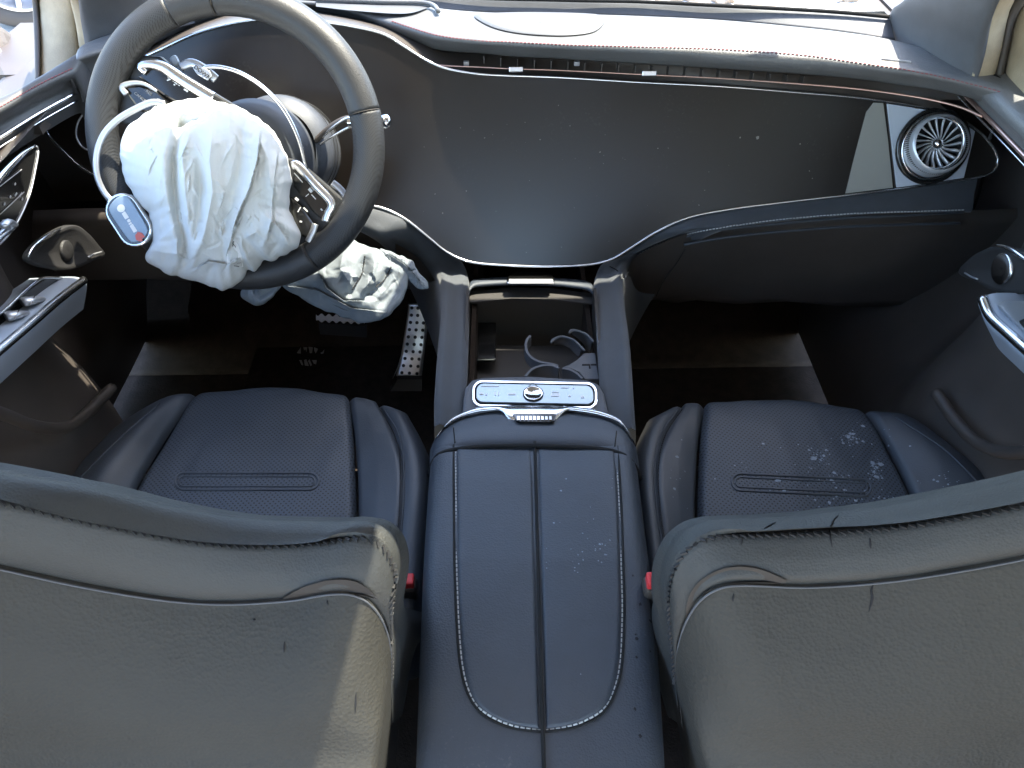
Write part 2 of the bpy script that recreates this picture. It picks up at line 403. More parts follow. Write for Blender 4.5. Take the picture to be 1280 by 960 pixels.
for i in range(90):
    a = 2*math.pi*i/90; d = u*math.cos(a)+v_*math.sin(a); t = vax.cross(d)
    parts.append(boxg(vc-vax*.010+d*39*q, vax*.010, t*.6*q, d*1.4*q))
v, f = merge(parts); obj('vent_knurling', v, f, plastic, vent, smooth=False, kind='stuff')
# slot, lip and top pad (rails by real height)
xs = [(95, 118), (150, 100), (200, 76), (250, 50), (310, 34), (365, 33), (400, 36), (440, 42)]
def zr(pts, z): return [pt(a, b, Z=z) for a, b in pts]
slot_top = [(105, 96), (150, 76), (200, 52), (250, 29), (310, 16), (360, 17), (400, 20), (440, 28), (490, 44), (545, 62), (600, 67), (640, 71), (700, 74), (800, 80), (900, 86), (1000, 93), (1060, 98), (1110, 104), (1160, 111), (1200, 119), (1235, 131), (1258, 141)]
lip_mid = [(100, 84), (150, 66), (200, 44), (250, 20), (310, 6), (360, 9), (400, 12), (440, 21), (490, 38), (545, 54), (600, 60), (640, 63), (700, 66), (800, 71), (900, 77), (1000, 84), (1060, 90), (1110, 96), (1160, 103), (1205, 113), (1240, 124), (1263, 134)]
stitch_l = [(98, 74), (150, 56), (200, 35), (250, 12), (310, -3), (360, 3), (400, 6), (440, 14), (490, 27), (545, 44), (600, 51), (640, 53), (700, 56), (800, 59), (900, 62), (1000, 69), (1060, 77), (1110, 84), (1160, 93), (1210, 104), (1245, 113), (1268, 122)]
mid_top = [(100, 62), (150, 45), (200, 24), (250, 2), (310, -12), (360, -8), (400, -3), (440, 3), (490, 10), (545, 24), (600, 33), (640, 35), (700, 36), (800, 38), (900, 43), (1000, 50), (1060, 57), (1110, 65), (1160, 77), (1210, 92), (1240, 100), (1262, 108)]
back_top = [(105, 58), (150, 38), (200, 14), (250, -8), (310, -20), (360, -14), (400, -10), (440, -6), (490, 0), (545, 10), (600, 15), (640, 16), (700, 17), (800, 20), (900, 25), (1000, 34), (1060, 41), (1110, 49), (1160, 62), (1205, 79), (1232, 90), (1246, 96)]
def zq(pts, z): a_ = zr(pts, z); return [a_[0]+Vector((-.006, -.012, -.05)), a_[0]+Vector((-.003, -.008, -.012))]+a_
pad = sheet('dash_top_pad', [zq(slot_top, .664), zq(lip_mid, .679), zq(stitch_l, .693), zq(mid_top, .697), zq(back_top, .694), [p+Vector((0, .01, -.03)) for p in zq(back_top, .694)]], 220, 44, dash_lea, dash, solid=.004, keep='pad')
stitches('red_stitching', stitch_l[8:], 'pad', red_th, dash, pitch=.0055, ln=.0036, r=.0005)
stitches('red_stitching', stitch_l[1:5], 'pad', red_th, dash, pitch=.0055, ln=.0036, r=.0005)
# air slot behind the lip
inner = [p+Vector((0, .035, -.004)) for p in zr(slot_top, .664)]
tl = cr(top[:-3], 23); trimb = [sp(a, b, -.004) for a, b in tl]
sl1 = zr(slot_top, .664)
sheet('air_slot', [[p+Vector((0, .002, 0)) for p in sl1], inner, [a.lerp(b, .6)+Vector((0, .014, 0)) for a, b in zip(inner, trimb)], trimb], 160, 12, plastic, dash)
cop = [(108, 103), (150, 86), (200, 62)]
cop2 = [(530, 78), (555, 82), (600, 84), (640, 86), (700, 88), (800, 93), (900, 98), (1000, 105), (1060, 110), (1110, 116), (1160, 124), (1200, 134), (1228, 146)]
tube('copper_strip', [pt(a, b, Z=.655) for a, b in cop2], .0013, copper, dash, n=120, taper=lambda t: .75+1.4*max(0, t-.5))
tube('copper_strip', [pt(a, b-2, Z=.655) for a, b in cop], .0016, copper, dash, n=20)
for x in (645, 811):
    c = pt(x, 87 if x < 700 else 92, Z=.657)
    v, f = boxg(c, (.010, 0, 0), (0, .004, -.002), (0, .0012, .0032)); obj('vent_tab', v, f, chrome, dash, smooth=False, bevel=.0008)
for x in (583, 721):
    c = pt(x, 79, Z=.657); v, f = boxg(c, (.004, 0, 0), (0, .003, 0), (0, .0, .003)); obj('slot_clip', v, f, silver, dash, smooth=False, bevel=.0005)
parts = []
for x in list(range(605, 1010, 21)):
    y = np.interp(x, [p[0] for p in slot_top], [p[1] for p in slot_top])+10
    c = pt(x, y, Z=.650)+Vector((0, .008, 0)); parts.append(boxg(c, (.0008, 0, 0), (0, .008, -.002), (0, .001, .006)))
v, f = merge(parts); obj('slot_vanes', v, f, plastic, dash, smooth=False, kind='stuff')
# speaker recess and hood recess on the top
def lens(pts, dz, name, m, rim=None):
    q = cr(pts, 70, True); P3 = []
    for a, b in q:
        p, n = on('pad', a, b, .0008); P3.append(p if p is not None else pt(a, b, Z=.699))
    cen = sum(P3, Vector())/len(P3)
    vs = []; 
    for s, h in ((1, 0), (.93, -.004), (.8, -.006), (.4, -.007), (.02, -.007)):
        vs += [cen.lerp(p, s)+Vector((0, 0, h+.0075 if s < 1 else .001)) for p in P3]
    return obj(name, vs, gridf(5, len(P3), True), m, dash)
lens([(592, 21), (610, 19), (670, 18), (740, 20), (756, 24), (750, 36), (735, 43), (700, 46), (650, 43), (615, 35)], 0, 'speaker_cover', soft_grey)
hood = sheet('hood_recess', [[pt(395, -4, Z=.70), pt(450, -1, Z=.70), pt(510, 3, Z=.70), pt(538, 8, Z=.70)], [pt(395, 8, Z=.70), pt(440, 13, Z=.701), pt(505, 17, Z=.701), pt(538, 9, Z=.70)]], 30, 8, soft_grey, dash)
tube('hood_rim', [pt(a, b, Z=.704) for a, b in [(330, -6), (400, -1), (470, 2), (525, 3), (542, 7), (548, 14)]], .0035, dash_lea, dash, n=50)
# little badge slot at right of the pad
p, n = on('pad', 1120, 76, .001)
v, f = boxg(p, (.017, -.006, 0), (0, .0015, 0), (0, 0, .0008)); obj('sensor_strip', v, f, silver, dash, smooth=False)
# defroster shelf up to the windscreen
shf = [(545, 12), (700, 17), (800, 20), (900, 25), (1000, 34), (1060, 41), (1119, 50)]
shb = [(545, -5), (700, 1), (800, 3), (900, 8), (1000, 13), (1060, 17), (1112, 22)]
sheet('defroster_shelf', [zr([(300, -8)]+shf, .685), zr([(300, -30)]+shb, .70)], 60, 8, soft_grey, dash, solid=.004)
tube('windscreen_edge', zr([(300, -32)]+[(a, b-1) for a, b in shb], .703), .003, blackm, dash, n=60)

box('dash_light_stop', (-.86, 1.20, .585), (.86, 1.42, .62), plastic, dash)  # boxes added behind the dash to stop light leaking into the footwells
box('dash_light_stop', (.64, .96, .640), (.80, 1.46, .652), plastic, dash)
box('dash_light_stop', (-.69, .98, .630), (-.63, 1.46, .642), plastic, dash)
box('dash_light_stop', (-.80, 1.19, .40), (.80, 1.21, .59), plastic, dash)
# lower band (soft wishbone trim) right and left
bI = [(757, 537), (752, 500), (748, 440), (745, 390), (743, 357), (752, 336), (770, 325), (793, 310), (824, 291), (862, 274), (911, 264), (981, 255), (1060, 246), (1150, 235), (1221, 223)]
bO = [(795, 545), (792, 500), (787, 430), (781, 385), (781, 350), (793, 325), (818, 309), (850, 297), (890, 288), (940, 281), (1000, 274), (1060, 269), (1120, 266), (1170, 265), (1214, 265)]
def bz(i, n): return None
def band(I, O, name):
    nI = len(I); a = []; b = []; c = []; e = []
    for i, (p, q2) in enumerate(zip(I, O)):
        if i < 5:
            z = [.388, .392, .386, .378, .372][i]
            A = pt(*p, Z=z-.03); A2 = pt(*p, Z=z); B = pt(*q2, Z=z-.004); E = pt(*q2, Z=z-.004)+Vector((0, 0, -.22))
        else:
            t = min(1, (i-5)/3); A2 = sp(*p, -.001)*t+pt(*p, Z=.375)*(1-t) if t < 1 else sp(*p, -.001)
            A = A2+Vector((0, .02, -.01)); B = sp(*q2, .012)*t+pt(*q2, Z=.362)*(1-t)
            E = B+Vector((0, .03*t, -.012*t-.22*(1-t)))
        m_ = (A2+B)/2+(CAMP-(A2+B)/2).normalized()*.007
        a.append((A, A2, m_, B, E))
    rails = [[x[k] for x in a] for k in range(5)]
    return sheet(name, rails, 120, 26, suede, dash, keep=name)
band(bI, bO, 'soft_band')
bI2 = [(581, 532), (582, 500), (584, 440), (585, 390), (585, 352), (577, 331), (560, 317), (535, 297), (510, 277), (490, 266), (468, 259), (420, 251), (340, 247), (250, 245), (170, 237)]
bO2 = [(543, 540), (543, 500), (547, 440), (551, 395), (549, 362), (540, 342), (522, 324), (500, 309), (478, 298), (455, 289), (430, 282), (390, 276), (320, 272), (240, 268), (160, 262)]
o = band(bI2, bO2, 'soft_band'); BV['soft_band2'] = BV['soft_band']
band(bI, bO, 'soft_band_tmp'); bpy.data.objects.remove(bpy.data.objects['soft_band_tmp'])
st = [(782, 352), (789, 334), (803, 320), (830, 307), (865, 296), (910, 288), (960, 281), (1020, 275), (1080, 271), (1140, 269), (1205, 267)]
stitches('pale_stitching', [(a, b-5) for a, b in st], 'soft_band_tmp', white_th, dash, pitch=.0052, ln=.0035, r=.0007)
tube('band_edge', [on('soft_band_tmp', a, b-2, .0)[0] or sp(a, b, .012) for a, b in st[3:]], .002, leather, dash, n=60)
tube('band_joint', [on('soft_band_tmp', a, b, .0005)[0] for a, b in [(762, 333), (771, 338), (779, 347)]], .0008, blackm, dash, n=10)
# lower fascia / glovebox face on both sides
def fascia(px1, px2, name, lab):
    return sheet(name, [[sp(x, y, -.008)+Vector((0, .005, 0)) for x, y in px1], [pt(x, y+18, Y=1.035)+Vector((0, 0, .0)) for x, y in px1], [pt(x, y, Y=1.07) for x, y in px2], [pt(x, y, Y=1.07)+Vector((0, .02, -.01)) for x, y in px2], [pt(x, y, Y=1.07)+Vector((0, .22, -.005)) for x, y in px2]], 60, 30, plastic, dash, label=lab)
fascia([(783, 345), (797, 322), (850, 297), (900, 286), (1000, 274), (1100, 268), (1214, 265), (1290, 262)], [(775, 372), (800, 372), (850, 372), (900, 372), (1000, 373), (1100, 375), (1200, 377), (1290, 380)], 'lower_fascia', 'brown-black glovebox face under the passenger side')
fascia([(40, 265), (150, 262), (240, 268), (330, 272), (430, 282), (480, 300), (522, 325), (549, 360)], [(40, 345), (150, 345), (240, 345), (330, 348), (430, 350), (480, 352), (522, 360), (549, 372)], 'lower_fascia', 'dark knee panel under the steering wheel')
tube('glovebox_lip', [pt(a, b, Y=1.018) for a, b in [(855, 306), (900, 298), (960, 291), (1050, 284), (1130, 281), (1200, 279)]], .0022, silver_pad if False else leather_sm, dash, n=50)
tube('glovebox_gap', [pt(a, b, Y=1.028) for a, b in [(856, 312), (845, 330), (830, 350), (820, 370)]], .0009, blackm, dash, n=20)

# ------------------------------------------------------------------ centre console
con = thing('center_console', 'black leather centre console with split armrest lid between the two front seats', 'console', (.025, .5, 0))
def cz(y): return np.interp(y, [545, 600, 700, 850, 960, 1040], [.415, .425, .432, .432, .428, .42])
rowsy = [566, 590, 640, 700, 760, 830, 900, 960, 1040]
xl = np.interp(rowsy, [560, 600, 700, 830, 960, 1040], [541, 536, 530, 525, 520, 517])
xr = np.interp(rowsy, [560, 600, 680, 760, 850, 960, 1040], [795, 798, 808, 818, 825, 831, 835])
sy = [556, 600, 650, 700, 760, 810, 840, 862, 880, 895, 905, 911, 915]
sxl = [567, 567, 567.5, 568, 570, 573, 577, 583, 592, 606, 625, 645, 678]
sxr = [772, 775, 777.5, 779, 780.5, 779, 776, 770, 762, 749, 730, 710, 679]
# body flanks and surround
def cross(y, a, b):
    z = cz(y); L = pt(a, y, Z=z-.018); Rr = pt(b, y, Z=z-.018); m_ = (L+Rr)/2
    w2 = (Rr-L).length/2
    pr = []
    for s, dz in ((-1.0, -.42), (-1.0, -.20), (-1.005, -.05), (-1, -.018), (-.93, -.004), (-.78, 0), (-.4, .0005), (0, .001), (.4, .0005), (.78, 0), (.93, -.004), (1, -.018), (1.005, -.05), (1.0, -.20), (1.0, -.42)):
        X = m_.x+s*w2; zz = z+dz
        pr.append(Vector((X, m_.y, max(.0, zz))))
    return pr
cs = [cross(y, a, b) for y, a, b in zip(rowsy, xl, xr)]
sheet('console_body', [[c[k] for c in cs] for k in range(15)], 80, 120, leather, con, keep='con')
# lids: padded panels following the stitched outline, split down the middle
def lid(side, name):
    q = []
    ys = sy; xs_ = sxl if side < 0 else sxr
    cx = [np.interp(y, [556, 960], [667 if side < 0 else 670, 676.5 if side < 0 else 679.5]) for y in ys]
    E = cr(list(zip(xs_, ys)), 120); rows = []
    inn = [(np.interp(y, [556, 915], [666.3 if side < 0 else 670.2, 676.3 if side < 0 else 680.2]), y) for _, y in E]
    for (a, y), (b, _) in zip(E, inn):
        row = []
        for t in np.linspace(0, 1, 40): row.append(tuple(pt(a+(b-a)*t, y, Z=cz(y)+.0035)))
        rows.append(row)
    G = np.array(rows)
    W = np.linalg.norm(G[:, -1]-G[:, 0], axis=1)
    d = np.zeros(G.shape[:2]); pp = np.array([tuple(pt(a, y, Z=cz(y)+.0035)) for a, y in E])
    for i in range(G.shape[0]):
        for j in range(G.shape[1]):
            dd = np.min(np.linalg.norm(pp[:, :2]-G[i, j, :2], axis=1)); di = np.linalg.norm(G[i, j]-G[i, -1]); dt = G[0, j, 1]-G[i, j, 1]
            d[i, j] = min(dd, di*1.9, abs(dt)+.0001)
    G[..., 2] += -.009*np.clip(1-d/.0065, 0, 1)**2+.003*(1-np.exp(-d/.02))
    for i in range(G.shape[0]):
        for j in range(G.shape[1]): G[i, j, 2] += .0012*noise.noise(Vector((G[i, j, 0]*18, G[i, j, 1]*12, 3*side)))
    o = obj(name, V(G.reshape(-1, 3)), gridf(120, 40), leather, con, keep='lid%d' % side)
    return o
lid(-1, 'armrest_lid')['label'] = 'left half of the armrest lid'
lid(1, 'armrest_lid')['label'] = 'right half of the armrest lid, flecked with dust'
tube('lid_gap', [pt(a, b, Z=cz(b)+.0030+.003*max(0, (640-b)/90)) for a, b in [(668.5, 552), (671, 650), (674, 760), (677, 860), (678.5, 915), (680, 960), (682, 1030)]], .0018, blackm, con, n=60)
tube('lid_gap', [pt(a, b, Z=cz(max(560, b))+.001) for a, b in zip(sxl, sy)]+[pt(a, b, Z=cz(b)+.001) for a, b in list(zip(sxr, sy))[::-1]], .0013, blackm, con, n=160)
stitches('pale_stitching', [(a+3.4, b-(0 if i < 9 else 3)) for i, (a, b) in enumerate(list(zip(sxl, sy))[:-1])]+[(674, 912)], 'lid-1', white_th, con, pitch=.0052, ln=.0036, r=.0006)
stitches('pale_stitching', [(a-3.4, b-(0 if i < 9 else 3)) for i, (a, b) in enumerate(list(zip(sxr, sy))[:-1])]+[(683, 912)], 'lid1', white_th, con, pitch=.0052, ln=.0036, r=.0006)
# front band below the chrome arch
arch = [(538, 562), (545, 547), (560, 531), (590, 518), (640, 511), (668, 510.5), (700, 512), (750, 520), (776, 532), (792, 553), (796, 566)]
bandl = [(537, 590), (542, 574), (555, 563), (590, 557), (640, 555), (668, 555), (700, 556), (750, 559), (780, 567), (795, 583), (800, 597)]
za = [.385, .400, .409, .412, .413, .413, .413, .412, .409, .400, .385]
zb = [.392, .406, .415, .419, .421, .421, .421, .419, .415, .406, .392]
A1 = [pt(*p, Z=z) for p, z in zip(arch, za)]; B1 = [pt(*p, Z=z+.001) for p, z in zip(bandl, zb)]
M1 = [(a+b)/2+Vector((0, 0, .005)) for a, b in zip(A1, B1)]
sheet('front_band', [[p+Vector((0, .004, -.02)) for p in A1], A1, M1, B1, [p+Vector((0, -.004, -.016)) for p in B1]], 80, 24, leather_sm, con, keep='fband')
tube('front_gap', [pt(a, b+2, Z=z+.0035) for (a, b), z in zip(bandl, zb)], .0026, blackm, con, n=80)
for xx in ((566, 525, 569, 557), (772, 529, 768, 562)):
    tube('band_seam', [on('fband', xx[0]+(xx[2]-xx[0])*t, xx[1]+(xx[3]-xx[1])*t, .0003)[0] for t in (0, .3, .6, .9)], .0007, blackm, con, n=12)
tr = [(540, 556), (546, 545), (561, 529.5), (590, 517), (618, 513.5), (628, 516), (634, 525), (642, 528), (668, 528.5), (692, 528), (699, 524), (706, 515.5), (716, 514), (750, 519.5), (777, 531), (791, 549), (795, 560)]
ti = [(545, 550), (551, 541), (564, 523), (592, 510), (618, 507), (628, 507), (640, 506.5), (650, 506.3), (668, 506), (685, 506.5), (696, 507), (706, 508), (716, 508), (750, 513), (775, 524), (788, 544), (791, 553)]
TR = cr(tr, 120); TI = cr(ti, 120)
def zarch(x): return float(np.interp(x, [538, 545, 560, 590, 640, 700, 750, 776, 792, 796], [.392, .406, .413, .415, .416, .416, .415, .413, .406, .392]))
rr = [[pt(*a, Z=zarch(a[0])+.001), pt(*(a*.85+b*.15), Z=zarch(a[0])+.006), pt(*(a*.5+b*.5), Z=zarch(a[0])+.007), pt(*(a*.15+b*.85), Z=zarch(a[0])+.006), pt(*b, Z=zarch(b[0])-.003)] for a, b in zip(TR, TI)]
sheet('chrome_arch', [[r_[k] for r_ in rr] for k in range(5)], 120, 10, chrome, con, keep='arch')
# release button with ribs
c = pt(668, 522, Z=.421); 
o = slab('release_button', [pt(a, b, Z=.4265) for a, b in [(641, 517.5), (645, 516.5), (692, 517), (696, 518), (693, 526), (688, 527.5), (650, 527), (645, 525.5)]], .004, plastic_b, con, dirn=(0, 0, 1), bevel=.0006)
parts = [boxg(pt(648+i*5.0, 523, Z=.4272), (.0015, 0, 0), (0, .0028, 0), (0, 0, .0009)) for i in range(9)]
v, f = merge(parts); obj('button_ribs', v, f, chrome_b, con, smooth=False, kind='stuff')
# touch control panel
hz = .404
hout = [(577, 524), (579, 498), (581, 484), (590, 474), (604, 471), (665, 469.5), (734, 474), (748, 479), (755, 490), (759, 508), (763, 526)]
H0 = [pt(*p, Z=hz) for p in hout]+[pt(740, 530, Z=hz), pt(668, 522, Z=hz), pt(600, 528, Z=hz)]
slab('control_housing', H0, .05, silver_pad if False else soft_grey, con, dirn=(0, -.1, 1), bevel=.004, smooth=False)
def rrect(x0, y0, x1, y1, r, k=7, sk=0):
    o_ = []
    for cx_, cy_, a0 in ((x1-r, y0+r, -90), (x1-r, y1-r, 0), (x0+r, y1-r, 90), (x0+r, y0+r, 180)):
        for i in range(k):
            a = R(a0+90*i/(k-1)); X = cx_+r*math.cos(a); Yy = cy_+r*math.sin(a); o_.append((X, Yy+sk*((X-(x0+x1)/2)/((x1-x0)/2))+3.0*((X-(x0+x1)/2)/((x1-x0)/2))**2))
    return o_
ctrl = rrect(590, 474, 747, 507, 12, sk=1.5)
slab('panel_surround', [pt(*p, Z=hz+.003) for p in ctrl], .004, chrome_b, con, dirn=(0, 0, 1), bevel=.001)
ctrl2 = rrect(593, 476.5, 744, 504, 10, sk=1.5)
cpm = mat('touch_panel_glass', (.24, .28, .30), .22, metal=.5, coat=.5, var=.05)
slab('panel_gap', [pt(*p, Z=hz+.0036) for p in ctrl2], .003, blackm, con, dirn=(0, 0, 1))
ctrl3 = rrect(595, 478, 742, 501.5, 9, sk=1.5)
tp = slab('touch_panel', [pt(*p, Z=hz+.0055) for p in ctrl3], .003, cpm, con, dirn=(0, 0, 1), bevel=.0008)
zc = hz+.0065
tri = [(666, 477), (658, 486.5), (675, 486.5)]
tube('hazard_symbol', [pt(*p, Z=zc-.0005) for p in tri], .0005, plastic, tp, closed=True, seg=5)
c = pt(666.5, 493.5, Z=zc-.0025)
lathe('fingerprint_button', c, (0, 0, 1), [(.0125, 0), (.0125, .003), (.0115, .004), (.011, .0035), (.0005, .003)], chrome_b, tp, seg=32)
lathe('button_ring', c, (0, 0, 1), [(.0126, .003), (.0132, .0035), (.0132, .001)], blackm, tp, seg=32)
parts = []
for x0, y0, ww, hh in [(602, 492, 5, 2.5), (608, 493, 2, 2), (619, 492, 1.5, 4), (623, 492, 1.5, 4), (640, 492.5, 9, 2), (613, 482.5, 22, 1), (706, 484.5, 10, 1), (717, 485, 1.5, 1), (694, 493.5, 10, 3.5), (712, 494.5, 3, 2), (728, 496, 4, 2.5), (694, 490, 8, .8)]:
    a = pt(x0-ww/2, y0, Z=zc-.0006); b = pt(x0+ww/2, y0, Z=zc-.0006); c2 = pt(x0, y0-hh/2, Z=zc-.0006); d2 = pt(x0, y0+hh/2, Z=zc-.0006)
    parts.append(boxg((a+b)/2, (b-a)/2, (d2-c2)/2, (0, 0, .0003)))
v, f = merge(parts); obj('panel_icons', v, f, white_p, tp, smooth=False, kind='stuff')
# well and cup holder
wl = [(583, 478), (585, 400), (586, 360), (742, 360), (746, 400), (752, 478)]
W1 = [pt(*p, Z=.385) for p in wl]; 
for i, (a, b) in enumerate([(W1[0], W1[2]), (W1[3], W1[5])]):
    slab('well_wall', [a, b, b+Vector((0, 0, -.2)), a+Vector((0, 0, -.2))], .004, well_m, con)
slab('well_floor', [p+Vector((0, 0, -.12)) for p in (W1[0], W1[2], W1[3], W1[5])], .006, well_m, con, dirn=(0, 0, 1))
box('well_back', (W1[2].x-.02, W1[2].y+.03, .05), (W1[3].x+.02, W1[2].y+.04, .335), well_m, con)
lidz = .365
stz = cr([(587, 364), (588, 353), (600, 348.5), (640, 346.5), (690, 347.5), (728, 351), (740, 356), (741, 366)], 40)
stl = cr([(587, 368), (589, 361), (600, 358), (640, 356), (690, 357), (728, 361), (739, 366), (741, 370)], 40)
sheet('bin_cover', [[pt(*p, Z=lidz-.008) for p in stz], [pt(*p, Z=lidz) for p in stz], [pt(*p, Z=lidz-.001) for p in stl], [pt(*p, Z=lidz-.02) for p in stl]], 40, 10, leather_sm, con)
slab('bin_cover_panel', [pt(a, b, Z=.350) for a, b in [(587, 364), (640, 359), (690, 360), (741, 367), (741, 380), (690, 374), (640, 373), (587, 378)]], .004, well_m, con, dirn=(0, 0, 1))
hb = cr([(634, 353.5), (635, 346), (640, 341), (648, 339.5), (678, 339.5), (687, 341), (692, 346), (693, 353.5)], 30)
slab('cover_handle', [pt(*p, Z=.372) for p in hb], .004, chrome_b, con, dirn=(0, 0, 1), bevel=.001)
slab('handle_grip', [pt(a, b, Z=.3735) for a, b in [(636, 354), (636, 348.5), (691, 348.5), (692, 354)]], .004, silver, con, dirn=(0, -.4, 1), bevel=.0006)
# cup holder arms
def arm(px, z, h, name='cup_holder_arm', m=soft_grey, tk=.004):
    P_ = V(cr([tuple(pt(*p, Z=z)) for p in px], 30)); vs = []
    for i, p in enumerate(P_):
        t = (P_[min(i+1, 29)]-P_[max(i-1, 0)]).normalized(); s = Vector((t.y, -t.x, 0))*tk/2
        vs += [p-s, p+s, p+s+Vector((0, 0, -h)), p-s+Vector((0, 0, -h))]
    return obj(name, vs, gridf(30, 4, True)+[(0, 1, 2, 3)[::-1], (116, 117, 118, 119)], m, con, smooth=False, bevel=.0007)
arm([(663, 419), (658, 426), (658, 437), (664, 446), (675, 452), (690, 454.5), (698, 457)], .36, .020)
arm([(657, 470), (664, 462), (676, 457), (690, 456.5), (699, 460)], .37, .025)
arm([(703, 460), (713, 462), (722, 467), (728, 473)], .37, .02)
def arcplate(o1, o2, z, name='cup_holder_flap', m=soft_grey):
    a = [pt(*p, Z=z) for p in cr(o1, 24)]; b = [pt(*p, Z=z-.028) for p in cr(o2, 24)]
    return sheet(name, [a, [(x+y)/2+Vector((0, .004, .004)) for x, y in zip(a, b)], b], 24, 8, m, con, solid=.003)
arcplate([(689, 430), (697, 423.5), (705, 422.5), (716, 426), (724, 433), (730, 439.5)], [(693, 431), (700, 431), (707, 433), (713, 437), (719, 443), (724, 447)], .372)
arcplate([(711, 418), (717, 415), (726, 416), (734, 420), (741, 428)], [(716, 419), (722, 423), (729, 430), (733, 437), (738, 442)], .372)
slab('cup_holder_base', [pt(*p, Z=.366) for p in [(703, 459), (712, 455), (722, 449), (730, 441), (744, 441), (749, 474), (731, 474), (724, 465), (714, 461)]], .02, soft_grey, con, dirn=(0, 0, 1), bevel=.0012)
parts = [boxg(pt(732, 456, Z=.3663), (.005, 0, 0), (0, .0010, 0), (0, 0, .0006)), boxg(pt(742, 456, Z=.3663), (.004, 0, 0), (0, .0010, 0), (0, 0, .0006)), boxg(pt(737, 458, Z=.3663), (.001, 0, 0), (0, .004, 0), (0, 0, .0006))]
v, f = merge(parts); obj('cup_holder_slot', v, f, blackm, con, smooth=False)
tube('well_edge', [pt(a, b, Z=.383) for a, b in [(744, 380), (747, 420), (750, 450), (754, 476)]], .0012, chrome, con, n=20)
box('side_carpet', (-.062, .62, .0), (-.055, 1.31, .34), carpet, con); box('side_carpet', (.118, .62, .0), (.125, 1.12, .34), carpet, con)
obj('phone_tray', *boxg(pt(603, 425, Z=.285), (.022, 0, 0), (0, .05, 0), (0, 0, .004)), plastic_b, con, smooth=False, bevel=.002)

